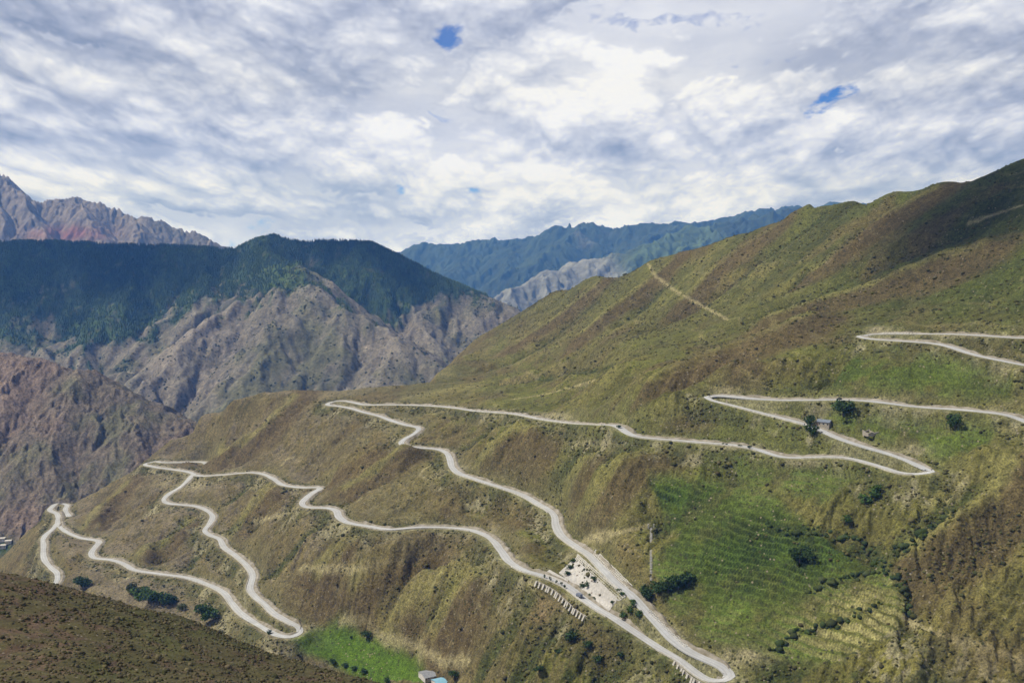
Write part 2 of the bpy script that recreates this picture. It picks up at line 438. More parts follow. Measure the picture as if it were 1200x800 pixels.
SPURS = [[(345,470),(329,488),(285,528),(240,540)],[(480,522),(455,532),(412,548),(372,568)],[(492,527),(448,556),(404,583)],[(585,652),(559,671),(511,694),(472,718),(448,734)],[(580,665),(560,680),(535,702),(511,734)],[(660,500),(610,515),(560,545)],
         [(720,515),(690,545),(650,580)],[(951,381),(900,404),(840,427),(773,456)],[(840,452),(800,478),(777,492)],[(440,622),(400,650),(372,680)],[(505,622),(470,650),(420,690)],[(320,580),(290,605),(265,630)],[(225,610),(190,640),(160,655)],[(150,570),(120,600),(95,622)],[(1150,300),(1060,330),(980,360),(900,385)],[(900,275),(840,320),(800,360)],[(1090,230),(1020,270),(950,320)],[(780,315),(730,360),(680,400)],[(700,335),(650,380),(600,412)],[(1190,560),(1140,600),(1080,640)],[(760,530),(720,565),(690,600)]]
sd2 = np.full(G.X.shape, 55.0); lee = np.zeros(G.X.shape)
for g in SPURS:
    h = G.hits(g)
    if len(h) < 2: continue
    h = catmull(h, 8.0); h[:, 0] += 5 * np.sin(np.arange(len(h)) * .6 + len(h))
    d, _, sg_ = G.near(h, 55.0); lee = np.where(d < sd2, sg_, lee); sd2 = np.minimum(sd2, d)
Z = Z + 15 * (1 - ss(0, 42, sd2 + 4 * fbm(G.X, G.Y, 20, 2, 5))) * ss(8, 34, rd) * (.35 + .65 * calm)
Z = Z - 11.0 * (1 - ss(0, 28, gd + 3 * fbm(G.X, G.Y, 15, 2, 3))) * ss(8, 26, rd)

# terraced fields
TER = [[(755,562),(850,555),(905,585),(980,628),(1040,668),(1062,700),(1055,735),(985,768),(900,765),(820,748),(775,712),(762,660),(790,622)],
       [(890,472),(1060,480),(1180,490),(1160,520),(1090,540),(1010,520),(930,490)],[(1000,410),(1110,412),(1190,440),(1190,470),(1050,462),(960,452)],[(850,528),(930,540),(1020,556),(960,585),(880,570)]]
ter = np.zeros_like(rd)
wob_x, wob_y = BPX + 14 * fbm(G.X, G.Y, 50, 3, 65), BPY + 9 * fbm(G.X, G.Y, 50, 3, 66)
for t in TER: ter = np.maximum(ter, inpoly(wob_x, wob_y, t).astype(float))
ter0 = ss(540, 570, BPY) * (BPX > 740)
for _ in range(6):
    ter[1:-1] = (ter[:-2] + 2*ter[1:-1] + ter[2:]) / 4; ter[:, 1:-1] = (ter[:, :-2] + 2*ter[:, 1:-1] + ter[:, 2:]) / 4
ter *= ss(9, 16, rd)
STEP = 4.0
# terrace lines follow the smooth surface, broken by plots
hb = base + 5.0 * fbm(G.X, G.Y, 80, 3, 77)
q = hb / STEP; fr = q - np.floor(q)
tz = STEP * (np.floor(q) + ss(.70, .95, fr)) - 5.0 * fbm(G.X, G.Y, 80, 3, 77)
Z = Z * (1 - ter) + ter * (tz + .35 * (Z - base))
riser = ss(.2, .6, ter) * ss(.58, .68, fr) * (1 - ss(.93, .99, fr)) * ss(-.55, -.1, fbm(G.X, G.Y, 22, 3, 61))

# valley field: level ground
FIELD = [(338,750),(352,745),(372,735),(400,731),(428,742),(460,757),(486,770),(496,790),(500,806),(440,803),(400,782),(350,760)]
fld = inpoly(BPX, BPY, FIELD).astype(float)
for _ in range(5):
    fld[1:-1] = (fld[:-2] + 2*fld[1:-1] + fld[2:]) / 4; fld[:, 1:-1] = (fld[:, :-2] + 2*fld[:, 1:-1] + fld[:, 2:]) / 4
Z = Z * (1 - fld) + base * fld

# benches: the roads are cut into the slope
rz_ = np.where(rd < 24, road_height(G, [r['line'] for r in ROADS.values()]), rz_)
cut = 1 - ss(6.2, 17, rd + 1.5 * fbm(G.X, G.Y, 12, 2, 4))
Z = Z * (1 - cut) + (rz_ - .35) * cut
G.Z = Z
PX, PY = project(G.X, G.Y, G.Z)

import os
if os.environ.get('DIAG'):
    for k_, r in ROADS.items():
        L = r['line'][::6]; fx, fy = project(L[:,0], L[:,1], L[:,2]); o_ = []
        for (x_, y_, z_), a_, b_ in zip(L, fx, fy):
            h = G.hit(a_, b_ - .5)
            o_.append('%d,%d:%s' % (a_, b_, 'none' if h is None else '%+d' % (h[1] - y_)))
        print('DIAG', k_, ' '.join(t for t in o_ if 'none' in t or abs(int(t.split(':')[1])) > 14))
        zb = G.sample(L[:,0], L[:,1], base); print('DIAGZ', k_, np.abs(zb - L[:,2]).max(), np.round((zb-L[:,2])[np.abs(zb - L[:,2])>4]).tolist()[:40])
    for nm_, A_ in (('base', base), ('final', G.Z)):
        qx, qy = project(G.X, G.Y, A_); print('SKYL', nm_, [(c_, int(qy[(np.abs(qx - c_) < 4)].min()), int(np.interp(c_, sx_, sy_) if c_ > 507 else np.interp(c_, lx_, ly_))) for c_ in range(50, 1200, 50)])
    sl_d = np.hypot(*G.grad(base)); vis = (BPX>0)&(BPX<1200)&(BPY<800)&(BPY>180)
    for a_ in range(0, 1200, 100):
        print('SLOPE', a_, [round(float(np.percentile(sl_d[vis&(BPX>=a_)&(BPX<a_+100)&(BPY>=b_)&(BPY<b_+60)], 90)),2) if (vis&(BPX>=a_)&(BPX<a_+100)&(BPY>=b_)&(BPY<b_+60)).any() else 0 for b_ in range(200, 800, 60)])
# ground colours (albedo)
gx, gy = G.grad()
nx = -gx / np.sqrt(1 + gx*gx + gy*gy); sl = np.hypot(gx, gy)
n1 = fbm(G.X, G.Y, 220, 4, 31); n2 = fbm(G.X, G.Y, 40, 4, 41); n3 = fbm(G.X, G.Y, 9, 3, 51)
def lerp(a, b, t): return a * (1 - t[..., None]) + np.array(b) * t[..., None]
col = np.zeros(G.X.shape + (3,)) + np.array((.096, .094, .028))
left = 1 - ss(300, 640, PX + 60 * n1)
col = lerp(col, (.140, .118, .050), ss(-.1, .5, n1 + .4 * n2))
col = lerp(col, (.146, .116, .096), left * .95)
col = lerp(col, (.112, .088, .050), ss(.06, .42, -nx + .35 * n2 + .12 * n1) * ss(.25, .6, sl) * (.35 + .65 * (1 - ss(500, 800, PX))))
up = 1 - ss(360, 440, PY + 20 * n1 - (PX - 900) * .05)
col = lerp(col, (.078, .076, .026), up * .8)
topr = ss(760, 1150, PX + 80 * n1) * (1 - ss(330, 420, PY + 30 * n2))
col = lerp(col, (.046, .056, .016), topr * .85)
col = lerp(col, (.18, .15, .066), .65 * np.exp(-((PX - 860) / 90) ** 2 - ((PY - 320) / 35) ** 2) * ss(-.2, .3, n2))  # sunlit patch of the upper slope painted into the ground colour
band = np.exp(-((PY - (425 - (PX - 900) * .05)) / 35) ** 2) * ss(700, 850, PX)
col = lerp(col, (.075, .058, .028), band * .75 * ss(-.2, .3, n2 + n1))
rightb = ss(880, 1020, PX) * ss(560, 640, PY)
col = lerp(col, (.108, .096, .034), rightb * .8)
midg = np.exp(-((PX - 900) / 260) ** 2 - ((PY - 520) / 60) ** 2)
col = lerp(col, (.088, .098, .024), np.clip(midg * (.75 + .5 * n2), 0, 1))
# crests paler, hollows dark and green
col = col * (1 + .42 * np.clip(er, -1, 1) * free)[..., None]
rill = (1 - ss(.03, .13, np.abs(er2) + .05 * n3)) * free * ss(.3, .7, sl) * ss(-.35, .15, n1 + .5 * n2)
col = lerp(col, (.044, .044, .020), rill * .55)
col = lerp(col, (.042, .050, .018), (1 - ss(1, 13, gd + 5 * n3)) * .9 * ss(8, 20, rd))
col = lerp(col, (.19, .16, .105), .45 * ss(.45, .7, n3 + .4 * n2) * ss(.2, .6, sl))
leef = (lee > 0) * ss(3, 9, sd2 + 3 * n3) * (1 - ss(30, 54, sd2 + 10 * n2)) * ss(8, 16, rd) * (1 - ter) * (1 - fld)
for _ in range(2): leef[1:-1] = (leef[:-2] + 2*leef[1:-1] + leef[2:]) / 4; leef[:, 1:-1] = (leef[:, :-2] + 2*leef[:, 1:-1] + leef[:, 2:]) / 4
col = lerp(col, (.084, .060, .036), leef * .8)  # brown soil, deepened as painted shade on spur sides away from the sun
col = lerp(col, (.18, .16, .07), (1 - ss(1, 14, sd2 + 5 * n3)) * .6 * ss(8, 20, rd))  # lit spur crests painted paler
blw = (1 - ss(.5, 3.0, (G.Z - rz_))) * ss(6, 9, rd) * (1 - ss(16, 34, rd + 8 * n2)) * (sl > .2)
col = lerp(col, (.036, .044, .016), blw * .75 * ss(-.15, .25, n2 + .6 * n3))  # dark scrub below the roads, doubling as painted shade under their walls
col = lerp(col, (.24, .21, .165), blw * .8 * ss(.05, .35, -n2 + .6 * n3))
# terraces
tg = np.array((.068, .096, .020)) * (1 + .6 * n2)[..., None]; tg = lerp(tg, (.088, .076, .032), ss(.0, .35, fbm(G.X, G.Y, 28, 3, 91)) * .8)
lush = np.exp(-((PX - 900) / 90) ** 2 - ((PY - 650) / 45) ** 2) + np.exp(-((PX - 790) / 45) ** 2 - ((PY - 582) / 14) ** 2)
tg = lerp(tg, (.044, .080, .014), np.clip(lush, 0, 1) * .9)
dry = np.exp(-((PX - 1010) / 70) ** 2 - ((PY - 730) / 40) ** 2)
tg = lerp(tg, (.110, .105, .040), np.clip(dry, 0, 1) * .85)
tt = np.clip(ter * (.85 + .3 * n2), 0, 1)
col = col * (1 - tt[..., None]) + tg * tt[..., None]
col = lerp(col, (.25, .22, .12), riser * (.3 + .7 * ter0) * np.clip(.35 + .9 * dry + .5 * n2 - 1.0 * lush, 0, .95))
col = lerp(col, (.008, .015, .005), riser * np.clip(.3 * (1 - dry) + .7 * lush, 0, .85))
# valley meadow
col = lerp(col, (.058, .108, .009), fld * (.9 + .1 * n2))
# broken rock at the lower right, scree below the roads
rock = inpoly(PX, PY + 6 * n2, [(985,770),(1050,738),(1100,748),(1200,765),(1200,802),(1040,802)]) & (n3 + .6 * n2 > -.05)
col = lerp(col, (.22, .19, .15), rock * .7)
lowr = ss(700, 760, PY) * ss(560, 640, PX) * (1 - ter)
col = lerp(col, (.040, .048, .016), .9 * lowr * ss(-.1, .25, n2 + n3 * .5))
bare = np.exp(-((PX - 640 - (PY - 715) * -.4) / 22) ** 2 - ((PY - 715) / 26) ** 2)
col = lerp(col, (.175, .125, .085), np.clip(bare * (.7 + n3), 0, 1) * (rd > 9))
for ex, ey, ea, eb in [(578,620,7,8),(511,641,9,6),(476,641,14,5),(440,478,18,3),(655,488,14,4),(640,487,22,3),(700,520,30,4),(1065,528,20,7),(1038,468,26,3),(1130,393,40,3),(1030,386,14,4),(845,458,18,4),(210,568,22,8),(230,567,16,6),(543,548,8,3),(470,494,8,4),(860,770,34,10),(850,524,30,3),(940,542,24,5),(500,629,60,6)]:
    m = np.exp(-((PX - ex) / ea) ** 2 - ((PY - ey) / eb) ** 2)
    col = lerp(col, (.235, .20, .155), np.clip(m * 1.3 * (.75 + .9 * n3), 0, .85))
# road verges: gravel and spoil
verge = (1 - ss(4.6, 9, rd + 5 * n3 + 3.5 * n2)) * .6
col = lerp(col, (.235, .21, .165), verge)
spoil = (1 - ss(8, 30, rd + 12 * n3)) * .35 * (sl > .25)
col = lerp(col, (.10, .095, .055), spoil)
# footpaths (trodden earth)
PATHS = [[(759,309),(768,324),(790,340),(820,357),(856,376)],[(683,634),(700,630),(715,627),(740,621),(761,617)],[(352,666),(412,667),(440,664),(470,657),(500,648)],[(398,729),(430,727),(445,745),(457,752),(488,757),(505,767),(518,776),(552,774)],
         [(1060,725),(1085,737),(1110,746),(1150,757),(1205,776)],[(298,612),(318,607),(336,602),(353,592)],[(506,545),(495,551),(492,557),(497,561),(506,561)],[(330,545),(336,538),(345,536)],[(1135,262),(1165,252),(1200,240)],[(600,468),(640,462),(700,445)]]
PATH3 = []
for p in PATHS:
    pa = np.array(p, float); pl = np.r_[0, np.cumsum(np.hypot(*np.diff(pa, axis=0).T))]; pq = np.arange(0, pl[-1], 3.0)
    p = list(zip(np.interp(pq, pl, pa[:, 0]), np.interp(pq, pl, pa[:, 1])))
    h = G.hits(p)
    if len(h) < 2: continue
    PATH3.append(h)
    d = np.full(G.X.shape, 8.0)
    brk = np.r_[0, np.where(np.abs(np.diff(h[:, 1])) > 45)[0] + 1, len(h)]
    for b0, b1 in zip(brk[:-1], brk[1:]):
        if b1 - b0 > 1: d = np.minimum(d, G.near(h[b0:b1], 8.0)[0])
    col = lerp(col, (.29, .245, .17), (1 - ss(.6, 2.8, d + 1.0 * n3)) * .7)
trk = np.abs(((base + 7 * fbm(G.X, G.Y, 70, 3, 55)) / 17.0) % 1.0 - .5)                     # grazing tracks along the contours
col = lerp(col, (.19, .16, .095), (1 - ss(.02, .07, trk)) * .38 * ss(-.1, .3, fbm(G.X, G.Y, 110, 2, 57)) * (1 - ter) * (1 - fld) * ss(6, 12, rd))
heath_ = ss(.05, .42, fbm(G.X, G.Y, 130, 4, 63) + .35 * n2) * (1 - ter) * (1 - fld) * (1 - .6 * midg)
col = lerp(col, (.098, .072, .040), heath_ * .65 * ss(7, 16, rd))
col = col * np.array((1.08, 1.12, .86))
col = np.clip(col, .006, .6)
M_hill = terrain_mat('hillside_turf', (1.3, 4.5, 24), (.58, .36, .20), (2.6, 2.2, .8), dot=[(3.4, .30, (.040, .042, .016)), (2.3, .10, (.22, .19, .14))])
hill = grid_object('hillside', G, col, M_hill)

# ------------------------------------------------------------------ foreground spur below the viewer
FC = [(0,0,-2),(-30,0,-4),(30,0,-2),(0,60,-42),(0,150,-100),(60,200,-130),(150,300,-200),(-60,120,-66)]
for px, py, D in [(-260,632,300),(-120,650,325),(0,672,340),(60,684,343),(130,704,346),(200,722,347),(250,738,346),(300,760,340),(360,778,335),(440,802,328),(520,835,312),(620,880,290),(0,800,232),(200,802,250),(330,802,290),(-200,800,225),(100,750,285),(-150,720,275)]:
    FC.append(tuple(P(px, py, D)))
for px, py, D in [(-260,632,300),(-120,650,325),(0,672,340),(130,704,346),(250,738,346),(360,778,335),(440,802,328),(520,835,312),(620,880,290)]:
    p = P(px, py, D); FC.append((p[0] - 4, p[1] + 50, p[2] - 34)); FC.append((p[0] - 10, p[1] + 200, p[2] - 190)); FC.append((p[0] - 20, p[1] + 420, p[2] - 400))
FC = np.array(FC)
G2 = Grid(-.75, .62, .0013, 60, 720, .0034)
b2 = tps_eval(tps_fit(FC, 1e-4), G2.X, G2.Y).reshape(G2.X.shape)
gx2, gy2 = G2.grad(b2)
e2 = erosion(G2.X, G2.Y, gx2, gy2, 45.0, 4, .5, 33)
G2.Z = b2 + 1.6 * e2 + 1.6 * fbm(G2.X, G2.Y, 30, 5, 71)
m1 = fbm(G2.X, G2.Y, 60, 4, 81); m2 = fbm(G2.X, G2.Y, 8, 4, 91); m3 = fbm(G2.X, G2.Y, 2.5, 3, 95)
c2 = np.zeros(G2.X.shape + (3,)) + np.array((.078, .068, .028))
c2 = lerp(c2, (.062, .066, .021), ss(-.2, .35, m1 + .5 * m2))
c2 = lerp(c2, (.098, .066, .042), ss(-.1, .4, m2 - .6 * m1))
c2 = lerp(c2, (.10, .08, .05), .5 * ss(.3, .6, m3 + .3 * m2))
G2px, G2py = project(G2.X, G2.Y, G2.Z)
M_fore = terrain_mat('spur_turf', (.5, 2.2, 12), (.35, .3, .2), (.8, .5, .6), dot=[(1.5, .5, (.026, .028, .011)), (1.1, .14, (.20, .17, .12))])
grid_object('foreground_slope', G2, np.clip(c2, .008, .6), M_fore)

# ------------------------------------------------------------------ far mountains, from traced crest and spur lines
def massif(grid, ridges, slope, soft, floor, warp, ers, seed):
    x = grid.X + warp * fbm(grid.X, grid.Y, warp * 5, 4, seed); y = grid.Y + warp * fbm(grid.X, grid.Y, warp * 5, 4, seed + 9)
    best = np.full(x.shape, float(floor))
    for r in ridges:
        sl_ = slope
        if isinstance(r[0], (int, float)): sl_, r = r[0], r[1:]
        p = np.array([P(*q) for q in r])
        for a, b in zip(p[:-1], p[1:]):
            v = b - a; qq = v[0]**2 + v[1]**2 + 1e-9
            t = np.clip(((x - a[0]) * v[0] + (y - a[1]) * v[1]) / qq, 0, 1)
            d = np.hypot(x - a[0] - t * v[0], y - a[1] - t * v[1])
            h = a[2] + t * v[2] - sl_ * (np.sqrt(d * d + soft * soft) - soft)
            k = np.clip(.5 + .5 * (h - best) / soft, 0, 1)        # smooth maximum
            best = best * (1 - k) + h * k + soft * k * (1 - k) * .5
    gx, gy = grid.grad(best)
    e = erosion(x, y, gx + .01, gy + .01, ers[0], ers[2], .55, seed + 20)
    st = ss(.1, .5, np.hypot(gx, gy))
    grid.Z = best + ers[1] * e * (.3 + .7 * st) + ers[1] * .16 * fbm(grid.X, grid.Y, ers[0] * .7, 5, seed + 40)
    return e

# the wooded mountain across the gorge
GM = Grid(-.68, .16, .0011, 2700, 5900, .0016)
RM = [[(-260,300,4700),(-150,289,4600),(0,282,4500),(50,281,4480),(100,283,4500),(200,287,4500),(270,290,4500),(300,279,4600),(320,274,4700),(350,282,4700),(395,280,4700),(435,283,4700),(470,299,4650),(520,325,4550),(560,341,4500),(605,358,4400),(640,390,4300),(690,440,4200)],
      [(300,292,4500),(340,312,4050),(365,336,3900),(420,371,3720),(470,401,3560),(515,426,3450),(545,455,3380)],
      [(335,318,4000),(290,352,3880),(236,395,3700),(190,440,3500),(150,475,3380)],
      [(335,318,4000),(330,370,3700),(318,420,3480),(300,470,3300)],
      [(400,360,3760),(395,410,3520),(390,460,3320)],
      [(160,295,4450),(155,340,4180),(110,380,4000),(45,413,3820),(-40,470,3620)],
      [(232,300,4480),(240,345,4100),(185,396,3860),(138,434,3660),(90,475,3500)],
      [(60,290,4450),(20,350,4150),(-60,400,3950)],
      [(455,292,4680),(450,345,4420)],[(510,320,4560),(490,370,4300),(480,405,4180)],[(560,341,4500),(545,385,4280),(530,420,4150)],[(600,358,4400),(585,400,4200)]]
em = massif(GM, RM, .74, 40, -740, 30, (430, 66, 4), 101)
cx_ = np.array([q[0] for q in RM[0]]); cy_ = np.array([q[1] for q in RM[0]])
for _ in range(2):
    px, py = project(GM.X, GM.Y, GM.Z)
    GM.Z = GM.Z - np.clip(np.interp(px, cx_, cy_) + 2 - py, 0, 60) * (px < 640) * GM.Y / F
    for _k in range(2): GM.Z[1:-1] = (GM.Z[:-2] + 2*GM.Z[1:-1] + GM.Z[2:]) / 4; GM.Z[:, 1:-1] = (GM.Z[:, :-2] + 2*GM.Z[:, 1:-1] + GM.Z[:, 2:]) / 4
px, py = project(GM.X, GM.Y, GM.Z)
gxm, gym = GM.grad(); slm = np.hypot(gxm, gym)
a1 = fbm(GM.X, GM.Y, 500, 4, 3); a2 = a2m = fbm(GM.X, GM.Y, 90, 4, 6); a3 = fbm(GM.X, GM.Y, 28, 3, 9)
cm = np.zeros(GM.X.shape + (3,)) + np.array((.142, .130, .102))
cm = lerp(cm, (.165, .145, .122), ss(-.1, .4, a1))
cm = lerp(cm, (.098, .098, .058), ss(.0, .4, -a1 + .5 * a2))
cm = cm * (1 + .42 * np.clip(em, -1, 1) + .18 * a3)[..., None]
cm = lerp(cm, (.30, .26, .22), .6 * ss(.35, .75, -em + .6 * a3))                     # pale scree in the gullies
# tree line, lower on the left, climbing to the right; tongues run down the gullies
tl = np.interp(px, [-200, 0, 60, 100, 150, 200, 260, 300, 345, 372, 400, 440, 480, 520, 560, 605, 700], [405, 395, 385, 415, 395, 366, 352, 340, 330, 318, 345, 352, 365, 345, 350, 352, 380])
wood = ss(-20, 20, tl - py + 46 * a2 + 26 * a3 - 26 * em)
back = (GM.Y > 4060) & (px > 375)
wood = np.where(back, ss(-14, 14, np.interp(px, [375, 420, 460, 500, 540, 580, 610], [400, 395, 372, 352, 345, 346, 350]) - py + 22 * a2 + 14 * a3 - 18 * em), wood)
bright = np.exp(-((px - 335) / 40) ** 2 - ((py - 320) / 16) ** 2) * (GM.Y < 4150)  # green hump, brightened in colour as if sunlit
cm = lerp(cm, (.020, .038, .020), wood)
fl = np.clip(.5 + 1.1 * a1 + .8 * a2 + .5 * em, 0, 1); cm = cm * (1 - wood[..., None]) + wood[..., None] * (np.array((.020, .038, .020)) * (1 - fl[..., None]) + np.array((.060, .100, .030)) * fl[..., None])  # lighter greens: forest mottling with sunlit patches put into the colour
clear = wood * ss(.28, .5, a3 + .7 * a2); cm = lerp(cm, (.085, .090, .050), clear * .7)
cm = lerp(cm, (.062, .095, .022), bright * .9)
meadow = np.exp(-((px - 70) / 32) ** 2 - ((py - 338 - (70 - px) * .35) / 6) ** 2) * ss(.0, .3, a3)
cm = lerp(cm, (.12, .12, .09), np.clip(meadow * 1.5, 0, .6))
M_far = terrain_mat('mountain_ground', (10, 45), (.42, .24), (16, 8, .6), dot=[(11, .3, (.06, .062, .034))])
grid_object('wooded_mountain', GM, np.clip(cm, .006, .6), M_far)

# the bare brown slope on the left, across the river
GC = Grid(-.68, -.12, .0011, 1850, 3300, .0017)
RC = [[(-330,395,2750),(-100,405,2600),(0,416,2520),(50,424,2480),(90,436,2450),(130,455,2420),(170,474,2400),(205,490,2380),(240,505,2360),(262,530,2340)],
      [(-60,412,2560),(0,460,2370),(60,530,2200),(110,590,2080)],[(55,425,2470),(95,480,2330),(140,545,2200)],[(130,455,2420),(170,500,2300),(205,545,2210)],[(-200,420,2600),(-120,500,2330),(-40,590,2100),(-10,640,2000)]]
ec = massif(GC, RC, .66, 30, -745, 22, (190, 26, 5), 301)
px, py = project(GC.X, GC.Y, GC.Z)
a1 = fbm(GC.X, GC.Y, 260, 4, 13); a2 = fbm(GC.X, GC.Y, 60, 4, 16); a3 = fbm(GC.X, GC.Y, 16, 3, 19)
cc = np.zeros(GC.X.shape + (3,)) + np.array((.105, .088, .066))
cc = lerp(cc, (.130, .098, .076), ss(-.05, .4, a1))
cc = lerp(cc, (.088, .086, .048), ss(.0, .4, -a1 + .5 * a2))
cc = cc * 1.22 * (1 + .38 * np.clip(ec, -1, 1) + .2 * a3)[..., None]
cc = lerp(cc, (.23, .18, .14), .45 * ss(.35, .75, -ec + .6 * a3))
cc = lerp(cc, (.035, .06, .015), np.exp(-((px - 0) / 26) ** 2 - ((py - 642) / 14) ** 2))
M_can = terrain_mat('gorge_slope_ground', (5, 24), (.48, .3), (8, 6, .8), dot=[(7, .4, (.05, .045, .028))])
grid_object('gorge_slope', GC, np.clip(cc, .006, .6), M_can)

# the bare grey and red rock peak
GR = Grid(-.72, -.2, .0011, 6300, 9600, .0016)
RR = [[(-250,190,8200),(-100,175,8100),(-30,190,8000),(0,207,8000),(12,216,8000),(28,230,8000),(42,238,8000),(60,235,8050),(85,232,8100),(110,240,8100),(140,247,8100),(152,253,8050),(165,257,8000),(185,259,8000),(205,268,8000),(225,273,8000),(246,284,7900),(300,300,7900)],
      [(12,216,8000),(40,255,7600),(60,285,7300)],[(85,232,8100),(105,260,7700),(120,285,7400)],[(152,253,8050),(165,272,7700),(170,290,7500)],[(-30,190,8000),(-10,240,7600),(0,285,7300)]]
erk = massif(GR, RR, .95, 30, -300, 70, (330, 75, 5), 401)
px, py = project(GR.X, GR.Y, GR.Z)
a1 = fbm(GR.X, GR.Y, 500, 4, 23); a2 = fbm(GR.X, GR.Y, 120, 4, 26)
cr = np.zeros(GR.X.shape + (3,)) + np.array((.17, .15, .14))
cr = lerp(cr, (.20, .172, .155), ss(-.1, .4, a1))
cr = cr * (1 + .35 * np.clip(erk, -1, 1))[..., None]
red = np.exp(-((px - 80) / 45) ** 2 - ((py - 274) / 9) ** 2)
cr = lerp(cr, (.20, .085, .075), np.clip(red * (.8 + 1.5 * a2), 0, .9))
cr = lerp(cr, (.07, .075, .05), np.clip(ss(120, 230, px) * (.5 + a2), 0, .6))
grid_object('rocky_peak', GR, np.clip(cr, .01, .6), terrain_mat('peak_rock', (40, 140), (.35, .2), (60, 35, .7)))

# distant ranges down the gorge
GD = Grid(-.22, .42, .0011, 7500, 15500, .0018)
RD = [[(330,290,14000),(460,297,13800),(500,287,13600),(560,284,13500),(620,279,13300),(660,268,13000),(690,262,12800),(715,268,12800),(760,264,12700),(800,262,12600),(850,256,12600),(900,246,12500),(925,244,12400),(980,240,12400),(1100,235,12400)],
      [(690,262,12800),(640,300,11800),(590,330,11000)],[(560,284,13500),(540,310,12600),(500,330,11800)],
      [(935,243,10500),(900,254,10300),(860,262,10100),(820,268,9900),(790,276,9800),(760,288,9500),(700,305,9200),(650,320,8900),(600,340,8500),(560,360,8200)],
      [(860,262,10100),(820,290,9400),(790,320,8900)],[(760,288,9500),(720,320,8900),(690,350,8500)],[(900,254,10300),(880,290,9500)],[(800,262,12600),(745,285,11600)],[(620,279,13300),(600,300,12500)]]
ed = massif(GD, RD, .62, 90, -700, 120, (700, 120, 5), 501)
px, py = project(GD.X, GD.Y, GD.Z)
a1 = fbm(GD.X, GD.Y, 1200, 4, 43); a2 = fbm(GD.X, GD.Y, 250, 4, 46)
cd = np.zeros(GD.X.shape + (3,)) + np.array((.045, .062, .040))
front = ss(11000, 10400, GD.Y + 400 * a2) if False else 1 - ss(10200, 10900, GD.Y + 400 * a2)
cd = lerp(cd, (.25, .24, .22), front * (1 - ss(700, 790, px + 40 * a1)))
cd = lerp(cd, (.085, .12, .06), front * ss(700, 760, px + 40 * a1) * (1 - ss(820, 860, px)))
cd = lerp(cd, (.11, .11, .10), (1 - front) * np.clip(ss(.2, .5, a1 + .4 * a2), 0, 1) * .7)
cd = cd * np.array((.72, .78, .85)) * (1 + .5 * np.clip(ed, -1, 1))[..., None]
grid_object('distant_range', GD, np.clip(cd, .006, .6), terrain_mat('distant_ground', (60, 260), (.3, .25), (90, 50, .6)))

# the ground everything stands on, out to the horizon, and the river
gm = plain_mat('gorge_ground', (.10, .085, .06), .95, .3, 60)
mesh_obj('ground', [(-16000,-6000,-770),(16000,-6000,-770),(16000,17000,-770),(-16000,17000,-770)], [(0,1,2,3)], gm)['kind'] = 'structure'

# ------------------------------------------------------------------ road ribbons
M_road = None
def road_material():
    m, nt, b = new_mat('pale_concrete_road', .8)
    geo = N(nt, 'ShaderNodeNewGeometry'); pos = geo.outputs['Position']
    a = noise(nt, pos, .12, 5, .65); c = noise(nt, pos, 1.1, 4, .6)
    col = mixc(nt, maprange(nt, a, .3, .7, 0, 1), (.42, .43, .435), (.57, .58, .59))
    col = mixc(nt, maprange(nt, c, .35, .7, 0, .5), col, (.33, .32, .30))
    uv = N(nt, 'ShaderNodeUVMap', uv_map='along'); sp = N(nt, 'ShaderNodeSeparateXYZ'); nt.links.new(uv.outputs[0], sp.inputs[0])
    tr = math_(nt, 'ABSOLUTE', math_(nt, 'SUBTRACT', math_(nt, 'ABSOLUTE', sp.outputs[0]), 1.7))
    ed_ = math_(nt, 'ADD', math_(nt, 'ABSOLUTE', sp.outputs[0]), math_(nt, 'MULTIPLY', math_(nt, 'SUBTRACT', noise(nt, pos, .35, 4, .65), .5), 5.0))
    col = mixc(nt, maprange(nt, ed_, 3.2, 4.4, 0, .75), col, (.43, .42, .39))
    pt = N(nt, 'ShaderNodeTexVoronoi'); pt.inputs['Scale'].default_value = .035; nt.links.new(pos, pt.inputs['Vector']); ps = N(nt, 'ShaderNodeSeparateColor'); nt.links.new(pt.outputs['Color'], ps.inputs[0])
    col = mixc(nt, maprange(nt, ps.outputs[0], 0, 1, 0, .45), col, (.34, .335, .33))
    col = mixc(nt, maprange(nt, tr, .2, .75, .45, 0), col, (.29, .285, .28))             # worn wheel tracks
    nt.links.new(col, b.inputs['Base Color']); return m
M_road = road_material()
M_bank = plain_mat('gravel_bank', (.34, .31, .265), .95, .35, 7, (.14, .12, .075))
M_par = plain_mat('white_parapet', (.48, .46, .42), .8, .3, 3)

